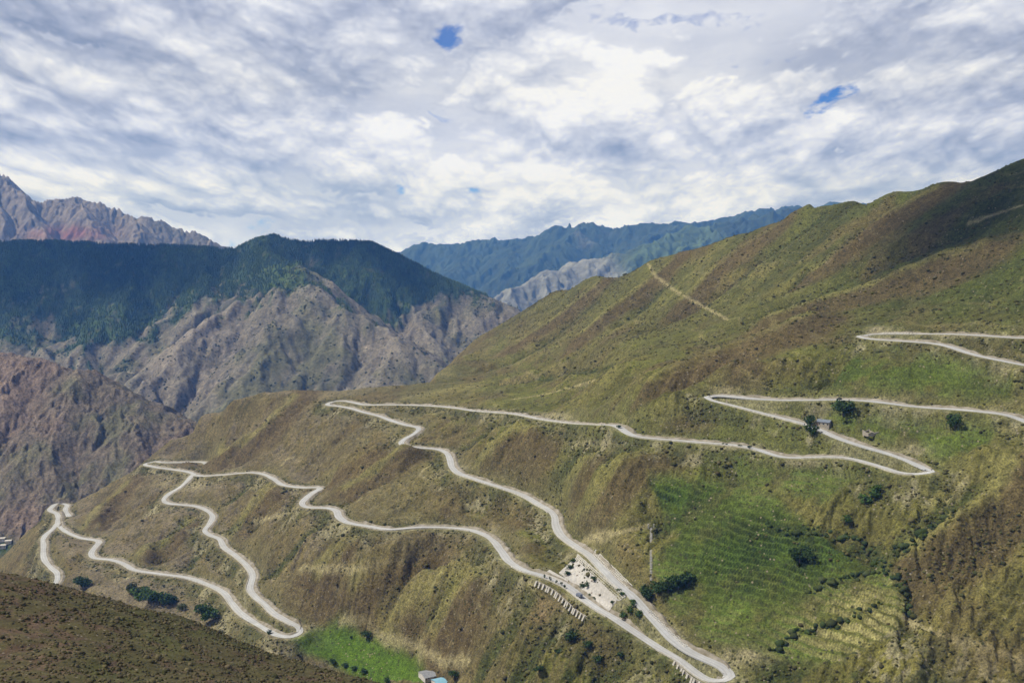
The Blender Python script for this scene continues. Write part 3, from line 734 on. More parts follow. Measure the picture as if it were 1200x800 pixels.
def ribbon(line, half):
    t = np.gradient(line[:, :2], axis=0); t /= np.linalg.norm(t, axis=1)[:, None] + 1e-9
    for _ in range(2): t[1:-1] = t[:-2] + 2*t[1:-1] + t[2:]; t /= np.linalg.norm(t, axis=1)[:, None] + 1e-9
    n = np.c_[-t[:, 1], t[:, 0]]
    return n
def strip(name, line, n, prof, mat, uvs=None):
    """sweep a cross-section: prof = list of (offset, height) arrays or numbers"""
    m = len(line); k = len(prof); V = np.zeros((m, k, 3))
    for j, (o, h) in enumerate(prof):
        o = np.broadcast_to(o, (m,)); h = np.broadcast_to(h, (m,))
        V[:, j, :2] = line[:, :2] + n * o[:, None]; V[:, j, 2] = line[:, 2] + h
    i = np.arange(m * k).reshape(m, k)
    f = np.stack([i[:-1, :-1], i[1:, :-1], i[1:, 1:], i[:-1, 1:]], -1).reshape(-1, 4)
    ob = mesh_obj(name, V.reshape(-1, 3), f.tolist(), mat, smooth=False)
    if uvs is not None:
        uv = ob.data.uv_layers.new(name='along')
        off = np.stack([np.broadcast_to(o, (m,)) for o, h in prof], -1).ravel()
        s = np.repeat(np.arange(m) * 3.0, k)
        li = np.empty(len(ob.data.loops), np.int32); ob.data.loops.foreach_get('vertex_index', li)
        uv.data.foreach_set('uv', np.c_[off[li], s[li]].ravel().astype(np.float32))
    return ob
base_s = lambda x, y: G.sample(x, y, base)
for key, r in ROADS.items():
    L = r['line']; n = ribbon(L, 4)
    hi = base_s(L[:, 0] + n[:, 0]*16, L[:, 1] + n[:, 1]*16) - base_s(L[:, 0] - n[:, 0]*16, L[:, 1] - n[:, 1]*16)
    w = np.ones(13) / 13; hi = np.convolve(np.pad(hi, 6, mode='edge'), w, 'valid')
    sd = np.clip(hi / 4, -1, 1)                       # +1: uphill is on the n side
    n2_ = n
    W = 3.6
    wv = W + .9 * perlin(np.arange(len(L)) * .08, np.zeros(len(L)) + 3.3, 7)
    road = strip('road', L, n, [(-wv, -.9), (-wv, .05), (-1.5, .16), (1.5, .16), (wv, .05), (wv, -.9)], M_road, uvs=True)
    road['kind'] = 'structure'
    r['n'] = n; r['sd'] = sd; r['obj'] = road
    # gravel shoulder and cut bank on the uphill side
    sgn = np.where(sd > 0, 1.0, -1.0); sgn = np.convolve(np.pad(sgn, 4, mode='edge'), np.ones(9) / 9, 'valid')
    bh = np.clip(np.abs(sd), .1, 1) * (1.2 + 1.5 * perlin(np.arange(len(L)) * .11, np.zeros(len(L)), 17) + 1.0 * perlin(np.arange(len(L)) * .37, np.zeros(len(L)), 27))
    bh = np.maximum(bh, .15)
    bk = strip('road_bank', L, n, [(sgn * (W - .2), -.25), (sgn * (W + 1.0), .12 + 0 * bh), (sgn * (W + 1.6 + .35 * bh), bh * .7), (sgn * (W + 2.2 + .7 * bh), bh), (sgn * (W + 5.0 + bh), bh * .55 - .8)], M_bank)
    bk['kind'] = 'structure'

# ------------------------------------------------------------------ ground cover scattered as real little plants
ICO_V = []; 
_t = (1 + 5 ** .5) / 2
ICO_V = np.array([(-1,_t,0),(1,_t,0),(-1,-_t,0),(1,-_t,0),(0,-1,_t),(0,1,_t),(0,-1,-_t),(0,1,-_t),(_t,0,-1),(_t,0,1),(-_t,0,-1),(-_t,0,1)], float) / 1.902
ICO_F = np.array([(0,11,5),(0,5,1),(0,1,7),(0,7,10),(0,10,11),(1,5,9),(5,11,4),(11,10,2),(10,7,6),(7,1,8),(3,9,4),(3,4,2),(3,2,6),(3,6,8),(3,8,9),(4,9,5),(2,4,11),(6,2,10),(8,6,7),(9,8,1)])
def cone_template(levels=3, n=6):
    v = []; f = []
    for k in range(levels):
        z0 = .12 + k * .27; z1 = min(1.0, z0 + .46); r = .26 * (1 - k / (levels + .6))
        b = len(v)
        for a in range(n): v.append((r * math.cos(a * 6.2832 / n + k), r * math.sin(a * 6.2832 / n + k), z0))
        v.append((0, 0, z1))
        for a in range(n): f.append((b + a, b + (a + 1) % n, b + n))
    return np.array(v), np.array(f)
def scatter_mesh(name, pts, size, tv, tf, cols, mat, jit=.35, squash=None, spin=True):
    n, k = len(pts), len(tv)
    a = rng.uniform(0, 6.283, n); c, s_ = np.cos(a)[:, None], np.sin(a)[:, None]
    v = np.repeat(tv[None], n, 0) * (1 + rng.uniform(-jit, jit, (n, k, 1)))
    v = np.stack([v[..., 0] * c - v[..., 1] * s_, v[..., 0] * s_ + v[..., 1] * c, v[..., 2]], -1)
    sc = np.broadcast_to(size[:, None, None], (n, 1, 1)) * np.ones((1, 1, 3))
    if squash is not None: sc[:, 0, 2] *= squash
    co = (v * sc + pts[:, None, :]).reshape(-1, 3).astype(np.float32)
    q = (tf[None] + (np.arange(n) * k)[:, None, None]).reshape(-1, 3).astype(np.int32)
    me = bpy.data.meshes.new(name)
    me.vertices.add(len(co)); me.vertices.foreach_set('co', co.ravel())
    me.loops.add(q.size); me.loops.foreach_set('vertex_index', q.ravel())
    me.polygons.add(len(q)); me.polygons.foreach_set('loop_start', np.arange(0, q.size, 3, dtype=np.int32))
    me.update(calc_edges=True)
    at = me.color_attributes.new('ground_colour', 'FLOAT_COLOR', 'POINT')
    c4 = np.ones((n, k, 4), np.float32); c4[:, :, :3] = cols[:, None, :]
    at.data.foreach_set('color', c4.ravel()); me.materials.append(mat)
    o = link(bpy.data.objects.new(name, me)); o['kind'] = 'stuff'; return o
def pick(g, dens, n):
    """random places on a heightfield, as many per square metre as the density asks"""
    p = (np.clip(dens, 0, None) * g.Y ** 2).ravel(); p = np.cumsum(p); p /= p[-1]
    k = np.searchsorted(p, rng.random(n)); j, i = np.divmod(k, g.X.shape[1])
    u = g.u[i] + rng.uniform(-.5, .5, n) * g.du; y = np.exp(g.l[j] + rng.uniform(-.5, .5, n) * g.dl)
    x = u * y
    return np.stack([x, y, g.sample(x, y)], -1), k
def leaf_mat(name):
    m, nt, b = new_mat(name, .9)
    at = N(nt, 'ShaderNodeVertexColor', layer_name='ground_colour'); geo = N(nt, 'ShaderNodeNewGeometry')
    f = maprange(nt, noise(nt, geo.outputs['Position'], 1.7, 3, .6), .3, .7, .6, 1.4)
    nt.links.new(mixc(nt, 1.0, at.outputs['Color'], f, 'MULTIPLY'), b.inputs['Base Color']); return m
M_scrub = leaf_mat('scrub_leaves')
def mixcols(n, *cs):
    w_ = rng.dirichlet(np.ones(len(cs)) * .6, n); return (w_ @ np.array(cs)) * rng.uniform(.7, 1.3, (n, 1))
inview = ((PX > -60) & (PX < 1260) & (PY < 840)).astype(float)
uphill = ss(520, 640, PX) * (1 - ss(395, 445, PY + 25 * n2))
dn = .10 + 2.2 * blw + .8 * uphill * ss(-.5, .3, n2 + n1) + 2.2 * (1 - ss(4, 18, gd)) + 1.2 * ss(700, 760, PY) * ss(520, 620, PX) * (1 - ter) * ss(-.2, .2, n2) + .5 * ss(900, 1000, PX) * ss(560, 600, PY) * (1 - ter) + .35 * ss(0, .4, n2)
dn *= inview * ss(7, 11, rd) * (1 - fld) * (1 - .8 * ter)
p_, k_ = pick(G, dn, 40000)
sz = rng.gamma(3.0, .24, len(p_)) + .22
p_[:, 2] += sz * .15
scatter_mesh('scrub', p_, sz, ICO_V, ICO_F, mixcols(len(p_), (.036, .042, .013), (.055, .060, .018), (.12, .11, .036), (.085, .07, .03)), M_scrub, squash=.7)
hp = []
for pth in ([(900,615),(925,625),(962,626),(992,630),(1010,640),(1040,670),(1058,685),(1064,705),(1062,722)], [(905,762),(930,745),(962,735),(1000,722),(1030,705)], [(945,695),(985,680),(1020,672)], [(1118,600),(1095,618),(1070,637),(1048,650)]):
    h = G.hits(pth); h = catmull(h, 1.1)
    h = h[rng.random(len(h)) < .8] 
    h[:, :2] += rng.normal(0, 1.5, (len(h), 2)); h[:, 2] = G.sample(h[:, 0], h[:, 1]); hp.append(h)
hp = np.concatenate(hp); sz = rng.gamma(4, .33, len(hp)) + .4; hp[:, 2] += sz * .2
scatter_mesh('hedgerow', hp, sz, ICO_V, ICO_F, mixcols(len(hp), (.024, .040, .012), (.036, .055, .014), (.05, .06, .02)), M_scrub, squash=.8)
d2_ = ((G2px > -80) & (G2px < 560) & (G2py < 860)).astype(float) * (.15 + ss(-.25, .35, m2 + .4 * m1))
p_, k_ = pick(G2, d2_, 24000)
sz = rng.gamma(2.2, .11, len(p_)) + .10; p_[:, 2] += sz * .1
scatter_mesh('heath', p_, sz, ICO_V, ICO_F, mixcols(len(p_), (.042, .046, .015), (.062, .058, .022), (.09, .07, .038), (.11, .09, .045)), M_scrub, squash=.8)
tv, tf = cone_template()
GMx, GMy = project(GM.X, GM.Y, GM.Z)
dw = (wood > .35) * (.12 + wood * ss(-.5, .2, a2m)) * (GMx > -80) * (GMx < 660) * (1 - .75 * bright) * (1 - .9 * clear) * (1 - np.clip(meadow * 1.5, 0, .8))
p_, k_ = pick(GM, dw, 42000); p_[:, 2] -= 1
fk = fl.ravel()[k_][:, None]
scatter_mesh('forest', p_, rng.uniform(8, 17, len(p_)), tv, tf, mixcols(len(p_), (.010, .022, .014), (.014, .030, .017), (.020, .036, .018)) * (1 - fk) * 1.3 + fk * mixcols(len(p_), (.045, .080, .024), (.06, .095, .030)), M_scrub, jit=.18)
# straggling trees below the tree line
dw = (.02 + ss(.1, .5, wood) * .4 + .5 * bright + .25 * ss(.05, .3, a2m - .3 * em)) * (wood < .6) * (GMx > -40) * (GMx < 660) * (slm < 1.3)
p_, k_ = pick(GM, dw, 9000)
scatter_mesh('thicket', p_, rng.uniform(2.2, 5, len(p_)), ICO_V, ICO_F, mixcols(len(p_), (.030, .042, .018), (.05, .058, .024), (.045, .05, .03)), M_scrub, squash=.8)

# ------------------------------------------------------------------ trees and bushes one can point at
M_leaf = [plain_mat('dark_leaves', (.040, .072, .020), .8, .5, 1.6), plain_mat('green_leaves', (.058, .105, .022), .8, .5, 1.6), plain_mat('olive_leaves', (.075, .09, .03), .8, .5, 1.6)]
M_bark = plain_mat('bark', (.09, .07, .05), .95, .3, .5)
def crown_mesh(seed, lobes, tall, n):
    r_ = np.random.default_rng(seed); V, Fc = [], []
    L_ = [(r_.uniform(-.42, .42), r_.uniform(-.42, .42), r_.uniform(.28, .78), r_.uniform(.24, .42)) for _ in range(lobes)] + [(0, 0, .55, .42)]
    for _ in range(n):
        x0, y0, z0, rr = L_[r_.integers(len(L_))]
        d = r_.normal(size=3); d /= np.linalg.norm(d); d *= rr * r_.uniform(.55, 1.08)
        c = np.array((x0 + d[0], y0 + d[1], max(.06, z0 + d[2] * .85)))
        a = r_.normal(size=3); a /= np.linalg.norm(a); b = np.cross(a, r_.normal(size=3)); b /= np.linalg.norm(b)
        s_ = r_.uniform(.045, .10)
        i = len(V)
        V += [c + a * s_, c + b * s_ * .8, c - a * s_, c - b * s_ * .8]; Fc.append((i, i + 1, i + 2, i + 3))
    V = np.array(V); V[:, 2] = V[:, 2] * tall
    return V, Fc
def trunk_mesh(h):
    V, Fc = [], []
    def limb(p, q, r0, r1):
        b = len(V); p, q = np.array(p), np.array(q); d = q - p; d /= np.linalg.norm(d); a = np.cross(d, (.3, .9, .1)); a /= np.linalg.norm(a); c = np.cross(d, a)
        for w_, r_ in ((p, r0), (q, r1)):
            for k in range(6):
                V.append(w_ + (a * math.cos(k * 1.047) + c * math.sin(k * 1.047)) * r_)
        for k in range(6): Fc.append((b + k, b + (k + 1) % 6, b + 6 + (k + 1) % 6, b + 6 + k))
    limb((0, 0, -.08), (.02, .01, .40 * h), .045, .03)
    for e in ((.25, .1, .7), (-.2, .2, .72), (.05, -.26, .68), (-.1, -.05, .85)): limb((.02, .01, .38 * h), (e[0], e[1], e[2] * h), .024, .008)
    return V, Fc
CROWN = {}
def crown(kind, v, mi):
    if (kind, v, mi) not in CROWN:
        lobes, tall, n = {'tree': (6, 1.0, 620), 'bush': (4, .72, 380), 'sapling': (2, 1.7, 240)}[kind]
        V, Fc = crown_mesh(100 * v + lobes, lobes, tall, n)
        me = bpy.data.meshes.new('crown'); me.from_pydata([tuple(q) for q in V], [], Fc); me.update(); me.materials.append(M_leaf[mi]); CROWN[kind, v, mi] = me
        V, Fc = trunk_mesh({'tree': 1.0, 'bush': .6, 'sapling': 1.5}[kind])
        me = bpy.data.meshes.new('trunk'); me.from_pydata([tuple(q) for q in V], [], Fc); me.update(); me.materials.append(M_bark); CROWN['t', kind, v, mi] = me
    return CROWN[kind, v, mi], CROWN['t', kind, v, mi]
def plant(kind, px, py, wpx, label, group=None, mi=0, surf=G, lo=None):
    """a tree or bush whose foot is at that spot and whose crown is wpx photograph pixels across"""
    h = surf.hit(px, py, lo)
    if h is None: print('MISS', px, py, label); return
    size = wpx * h[1] / F
    e = empty({'tree': 'tree', 'bush': 'bush', 'sapling': 'sapling'}[kind], h - np.array((0, 0, .1 * 0)), rng.uniform(0, 6.28), label, kind, group)
    e.scale = (size, size, size * rng.uniform(.88, 1.12))
    cm_, tm_ = crown(kind, int(rng.integers(3)), mi)
    for nm, me in (('crown', cm_), ('trunk', tm_)):
        o = link(bpy.data.objects.new(nm, me)); o.parent = e
    return e
g = 'trees and bushes around the roadside house and fields'
plant('tree', 988, 489, 21, 'big round dark tree alone on the green terraces, between two road legs above the ruin', g)
plant('tree', 950, 500, 13, 'dark tree against the left end of the blue grey roadside house', g)
plant('tree', 951, 509, 12, 'dark green tree on the downhill edge of the road opposite the roadside house', g)
plant('tree', 1119, 504, 15, 'lone round dark tree in the bright field well right of the stone ruin', g)
g = 'dark copse on the ridge right of the terraced fields'
for x, y, w_, t in [(1013, 592, 19, 'lower and largest bush of the dark copse on the slope below the sharp right hairpin'), (1022, 583, 17, 'middle bush of the dark copse on the slope below the sharp right hairpin'), (1030, 576, 13, 'upper right and smallest bush of the dark copse below the sharp right hairpin')]: plant('bush', x, y, w_, t, g, 1)
plant('bush', 990, 612, 13, 'green bush in the gully at the top corner of the terraced fields', None, 1)
plant('tree', 937, 660, 19, 'dark round tree standing alone in the middle of the lush terraced fields')
g = 'dark copse beside the lower road at the left edge of the terraces'
for x, y, w_, t in [(760, 703, 17, 'leftmost tree of the dark copse beside the road at the terraces'), (771, 698, 17, 'second tree from the left in the dark copse beside the terraces'), (783, 694, 18, 'middle tree of the dark copse beside the terraces'), (795, 690, 20, 'fourth tree from the left in the dark copse, tallest and roundest'), (807, 686, 18, 'rightmost tree of the dark copse, out among the terraces')]: plant('tree', x, y, w_, t, g)
g = 'riverside trees behind the foreground slope'
for x, y, w_, mi, t in [(100, 689, 16, 0, 'round dark tree alone behind the foreground slope, left of the riverside grove'), (153, 697, 13, 2, 'olive tree at the upper left end of the riverside grove'), (163, 703, 16, 1, 'left tree of the green riverside grove behind the foreground slope'), (174, 706, 19, 1, 'centre tree of the green riverside grove, tallest of the grove'), (184, 706, 17, 1, 'tree just right of the centre in the green riverside grove'), (194, 710, 17, 0, 'rightmost and darkest tree of the riverside grove'), (238, 722, 15, 1, 'left one of two round trees behind the foreground slope, under the road bend'), (250, 727, 17, 1, 'right one of two round trees behind the foreground slope, under the road bend'), (212, 716, 10, 2, 'small pale bush between the grove and the two round trees')]: plant('tree', x, y, w_, t, g, mi, G, 640)
g = 'shrubs planted in the paved terrace'
for x, y, w_, t in [(671, 660, 9, 'uppermost shrub of the dark clump at the top left corner of the paved terrace'), (667, 668, 9, 'middle shrub of the dark clump at the left edge of the paved terrace'), (664, 675, 8, 'lowest shrub of the dark clump at the left edge of the paved terrace'), (685, 668, 4, 'tiny dark shrub alone near the top of the paved terrace'), (697, 682, 9, 'right shrub of the hedge crossing the middle of the paved terrace'), (689, 687, 8, 'middle shrub of the hedge crossing the middle of the paved terrace'), (682, 690, 9, 'left shrub of the hedge crossing the middle of the paved terrace'), (691, 699, 6, 'round shrub on the road side of the paved terrace below the hedge'), (697, 702, 5, 'small shrub right beside the round one on the road side of the paved terrace'), (718, 709, 6, 'dark shrub in the lower right corner of the paved terrace')]: plant('bush', x, y, w_, t, g)
g = 'saplings along the road in front of the paved terrace'
for k, (x, y) in enumerate([(638, 678), (645, 681), (652, 684), (658, 687), (662, 690)]): plant('sapling', x, y, 3.4, ('first', 'second', 'third', 'fourth', 'last')[k] + ' sapling, counted from the left, in the roadside row before the paved terrace', g)
g = 'bushes between the paved terrace and the upper road'
for x, y, w_, t in [(725, 692, 5, 'small dark bush at the edge of the upper road above the paved terrace'), (730, 698, 8, 'larger dark bush at the edge of the upper road above the paved terrace'), (737, 717, 12, 'wide dark bush just right of the lower corner of the paved terrace'), (730, 724, 12, 'dark bush against the lower road right of the paved terrace'), (747, 722, 11, 'green bush in the wedge between the two road legs, right of the paved terrace'), (742, 708, 9, 'bush under the upper road above the wide dark bush')]: plant('bush', x, y, w_, t, g, 1)
g = 'bushes on the rough slope below the long road'
for x, y, w_, t in [(673, 752, 19, 'big dark bush on the rough slope under the row of white piers'), (688, 762, 12, 'dark bush just right of the big bush under the row of white piers'), (655, 766, 10, 'bush left of and lower than the big dark bush under the white piers'), (700, 778, 13, 'bush at the bottom edge under the long straight road'), (632, 788, 13, 'dark bush at the bottom edge right of the blue roofed farm buildings'), (727, 772, 10, 'bush close under the long straight road near its hairpin end')]: plant('bush', x, y, w_, t, g, 0)
g = 'bushes around the valley meadow'
for x, y, w_, t in [(430, 748, 13, 'green bush at the upper corner of the bright meadow, at the gully mouth'), (411, 748, 4, 'tiny dark bush in the upper middle of the bright meadow'), (391, 779, 9, 'leftmost bush of the hedge on the near side of the bright meadow'), (404, 783, 8, 'second bush from the left in the hedge on the near side of the meadow'), (414, 786, 8, 'middle bush of the hedge on the near side of the meadow'), (425, 790, 9, 'fourth bush from the left in the hedge on the near side of the meadow'), (452, 800, 9, 'rightmost bush of the hedge on the near side of the meadow'), (533, 795, 14, 'dark bush right of the blue roofed farm buildings')]: plant('bush', x, y, w_, t, g, 0, G, 640)
g = 'dark bushes on the road edge below the left hairpin'
for k, (x, y) in enumerate([(847, 521), (852, 522), (867, 523), (878, 526)]): plant('bush', x, y, (4, 3.5, 4, 6)[k], ('leftmost', 'smallest', 'second from right', 'rightmost and largest')[k] + ' of four dark bushes in a row on the road edge', g)
plant('bush', 725, 502, 6, 'dark bush in the sharp road notch at the middle of the long upper road')
plant('bush', 315, 742, 7, 'dark bush on the road edge just left of the hairpin at the meadow')

# ------------------------------------------------------------------ buildings
def gable(name, px, py, wpx, depth, hgt, rz, wall, roofm, label, surf=G, lo=None, pitch=.42, windows=2, group=None):
    h = surf.hit(px, py, lo)
    if h is None: print('MISS', name); return
    w_ = wpx * h[1] / F; e = empty(name, h - np.array((0, 0, .5)), rz, label, 'house', group)
    a, b = w_ / 2, depth / 2; H = hgt + .5; rd_ = H + b * pitch
    V = [(-a,-b,-2),(a,-b,-2),(a,b,-2),(-a,b,-2),(-a,-b,H),(a,-b,H),(a,b,H),(-a,b,H),(-a,0,rd_),(a,0,rd_)]
    mesh_obj('wall', V, [(0,1,5,4),(1,2,6,9,5),(2,3,7,6),(3,0,4,8,7)], wall, e)
    o = .5; t = .14; V = []
    for sg in (-1, 1):
        y0 = sg * (b + o); z0 = H - o * pitch + .06
        V += [(-a-o, y0, z0), (a+o, y0, z0), (a+o, 0, rd_ + .06), (-a-o, 0, rd_ + .06), (-a-o, y0, z0+t), (a+o, y0, z0+t), (a+o, 0, rd_+.06+t), (-a-o, 0, rd_+.06+t)]
    Fc = []
    for q in (0, 8): Fc += [tuple(q + i for i in f) for f in ((0,1,2,3),(4,7,6,5),(0,4,5,1),(1,5,6,2),(3,2,6,7),(0,3,7,4))]
    mesh_obj('roof', V, Fc, roofm, e)
    for k in range(windows):
        x = -a + (k + .5) * w_ / windows + .6
        V = [(x-.6,-b-.04,1.4),(x+.6,-b-.04,1.4),(x+.6,-b-.04,2.6),(x-.6,-b-.04,2.6),(x-.6,-b+.02,1.4),(x+.6,-b+.02,1.4),(x+.6,-b+.02,2.6),(x-.6,-b+.02,2.6)]
        mesh_obj('window', V, [(0,1,2,3),(0,4,5,1),(1,5,6,2),(2,6,7,3),(3,7,4,0)], M_win, e)
    x = -a + .9
    mesh_obj('door', [(x-.5,-b-.05,.5),(x+.5,-b-.05,.5),(x+.5,-b-.05,2.6),(x-.5,-b-.05,2.6),(x-.5,-b+.02,.5),(x+.5,-b+.02,.5),(x+.5,-b+.02,2.6),(x-.5,-b+.02,2.6)], [(0,1,2,3),(0,4,5,1),(1,5,6,2),(2,6,7,3),(3,7,4,0)], M_door, e)
    return e
M_win = plain_mat('dark_window', (.03, .035, .04), .3, .2, 2); M_door = plain_mat('wood_door', (.12, .07, .04), .8, .2, 1)
M_wall = plain_mat('whitewash', (.52, .50, .46), .9, .15, 2); M_stone = plain_mat('stone_wall', (.30, .27, .22), .95, .35, .8)
M_greyroof = plain_mat('grey_sheet_roof', (.24, .25, .27), .5, .2, 2); M_blueroof = plain_mat('blue_sheet_roof', (.22, .42, .55), .45, .15, 3); M_slate = plain_mat('blue_grey_roof', (.17, .20, .25), .5, .2, 2)
gable('roadside_house', 966, 499, 15, 7, 3.2, R(-38), M_stone, M_slate, 'long low roadside house with a blue grey roof between two dark trees', windows=3)
gable('farm_shed', 505, 791, 24, 15, 2.0, R(28), M_wall, M_greyroof, 'farm building with a grey roof at the lower end of the bright meadow', lo=640, windows=3, pitch=.22)
gable('farm_shed', 520, 801, 24, 14, 1.8, R(28), M_wall, M_blueroof, 'farm building with a light blue roof just below the grey roofed one', lo=640, windows=2, pitch=.22)
for x, y, w_, t in [(3, 633, 6, 'white village house at the left edge, farthest up the gorge'), (10, 636, 7, 'white village house at the left edge, rightmost and largest of three'), (4, 641, 6, 'white village house at the left edge, lowest of three')]:
    gable('village_house', x, y, w_, 9, 5, R(15), M_wall, M_wall, t, surf=GC, pitch=.08, group='white houses in the gorge')
# roofless stone ruin
h = G.hit(1021, 508); e = empty('stone_ruin', h - np.array((0, 0, .3)), R(20), 'roofless ruin of pale stone walls alone on the green terraces', 'ruin')
def wallpiece(p, q, hs, th, mat, parent, name='wall'):
    p, q = np.array(p, float), np.array(q, float); d = q - p; L_ = np.linalg.norm(d); d /= L_; nn = np.array((-d[1], d[0])) * th / 2
    k = len(hs); V = []; Fc = []
    for i in range(k):
        c = p + d * L_ * i / (k - 1)
        for sgn_ in (-1, 1):
            for z in (-1.5, hs[i]): V.append((*(c + sgn_ * nn), z))
    for i in range(k - 1):
        a = 4 * i; b = a + 4
        Fc += [(a, b, b+1, a+1), (a+2, a+3, b+3, b+2), (a+1, b+1, b+3, a+3)]
    Fc += [(0, 1, 3, 2), (4*k-4, 4*k-2, 4*k-1, 4*k-3)]
    return mesh_obj(name, V, Fc, mat, parent)
for p, q, hs in [((-5.5,-3.5),(5.5,-3.5),(1.2,2.0,1.0,1.6,2.2)),((5.5,-3.5),(5.5,3.5),(2.2,2.8,2.3)),((5.5,3.5),(-5.5,3.5),(2.3,3.0,2.6,1.8,2.9)),((-5.5,3.5),(-5.5,-3.5),(2.9,1.5,1.2)),((.5,-3.5),(.5,3.5),(1.0,1.8,2.4))]: wallpiece(p, q, hs, .6, M_stone, e)

# ------------------------------------------------------------------ road furniture and walls
def road_near(key, px, py):
    L = ROADS[key]['line']; fx, fy = project(L[:, 0], L[:, 1], L[:, 2]); return int(np.argmin((fx - px) ** 2 + (fy - py) ** 2))
L, n = ROADS['top']['line'], ROADS['top']['n']
i0, i1 = road_near('top', 1076, 391), road_near('top', 1034, 391)
proto = None
step_i = max(1, abs(i1 - i0) // 12)
idx = list(range(min(i0, i1), max(i0, i1), step_i))[:13]
for k, i in enumerate(idx):
    d = np.array((-n[i, 1], n[i, 0]))
    sgd = -1.0 if L[i, 1] + n[i, 1] > L[i, 1] else 1.0           # the outer, viewer side
    c = L[i, :2] + n[i] * sgd * 4.2
    if proto is None:
        a, b, t = 1.1, .3, .9
        V = [(-a,-b,-.6),(a,-b,-.6),(a,b,-.6),(-a,b,-.6),(-a,-b,t*.8),(a,-b,t*.8),(a,b,t*.8),(-a,b,t*.8),(-a*.9,-b*.6,t),(a*.9,-b*.6,t),(a*.9,b*.6,t),(-a*.9,b*.6,t)]
        proto = mesh_obj('guard_block', V, [(0,1,5,4),(1,2,6,5),(2,3,7,6),(3,0,4,7),(4,5,9,8),(5,6,10,9),(6,7,11,10),(7,4,8,11),(8,9,10,11)], M_par); o = proto
    else: o = proto.copy(); link(o)
    o.location = (c[0], c[1], L[i, 2] + .1); o.rotation_euler[2] = math.atan2(d[1], d[0])
    tag(o, 'white concrete guard block, one of a row along the topmost road by its hairpin', 'guard block', 'white guard blocks on the topmost road')

def parapet(key, a, b, label, off=4.1, hgt=.75, side=None):
    i0, i1 = sorted((road_near(key, *a), road_near(key, *b))); L = ROADS[key]['line'][i0:i1+1]; n = ROADS[key]['n'][i0:i1+1]; sd = ROADS[key]['sd'][i0:i1+1]
    s_ = -np.sign(sd.mean()) if side is None else side
    o = strip('parapet', L, n, [(s_ * off, -1.6), (s_ * off, hgt), (s_ * (off + .35), hgt), (s_ * (off + .35), -1.6)], M_par)
    tag(o, label, 'parapet wall', 'low parapet walls along the outer road edges')
parapet('main', (775,760), (845,797), 'low pale parapet along the lower road into the bottom right hairpin')
parapet('main', (605,663), (715,720), 'low pale parapet along the lower road in front of the paved terrace')
parapet('main', (535,552), (648,600), 'low pale parapet along the middle road above the S bend')
parapet('main', (655,620), (740,697), 'low pale parapet along the upper road above the paved terrace')
parapet('main', (425,616), (555,621), 'low pale parapet along the lower middle road over the eroded brown slope')
parapet('main', (745,511), (890,527), 'low pale parapet along the long road below the left hairpin')
parapet('main', (560,481), (710,497), 'low pale parapet along the long upper road left of the notch')
parapet('main', (940,536), (1070,555), 'low pale parapet along the lowest leg into the right hairpin')
parapet('main', (850,472), (945,497), 'low pale parapet along the slanting road left of the roadside house')
parapet('low', (262,640), (345,733), 'low pale parapet along the winding road above the meadow hairpin')
parapet('low', (140,658), (290,722), 'low pale parapet along the lowest long road in the valley')

M_pier = plain_mat('weathered_concrete', (.40, .38, .34), .9, .35, 1.5)
def buttress_wall(name, path, npier, hgt, label, lift=0.0):
    h = catmull(G.hits(path), 2.0); n = ribbon(h, 1)
    e = empty(name, h[0], 0, label, 'retaining wall')
    base_ = np.array(h[0])
    rel = h - base_
    out = np.where((n[:, 1] > 0), -1.0, 1.0)
    w_ = strip('wall', rel, n, [(out * .0, -2.5), (out * .0, hgt), (out * -.7, hgt), (out * -.7, -2.5)], M_stone); w_.parent = e
    for k in range(npier):
        i = int((k + .5) / npier * (len(h) - 1)); c = rel[i]; t_ = np.array((n[i, 1], -n[i, 0])); m_ = n[i] * out[i]
        V = []
        for sg in (-1, 1):
            q = c[:2] + t_ * sg * .85
            V += [(*(q + m_ * 2.6), c[2] - 2.2), (*(q - m_ * .1), c[2] - 2.2), (*(q - m_ * .1), c[2] + hgt + .1), (*(q + m_ * .5), c[2] + hgt + .1)]
        mesh_obj('pier', V, [(0,1,2,3),(4,7,6,5),(0,3,7,4),(3,2,6,7),(0,4,5,1),(1,5,6,2)], M_pier, e)
buttress_wall('retaining_wall', [(629,684),(640,688),(650,695),(660,703),(670,712),(680,720),(687,725)], 18, 1.6, 'retaining wall with a row of white sloping piers below the road at the paved terrace')
buttress_wall('retaining_wall', [(791,778),(800,787),(812,797),(822,803),(830,806)], 9, 1.8, 'tall ribbed retaining wall holding up the road at the bottom right hairpin')

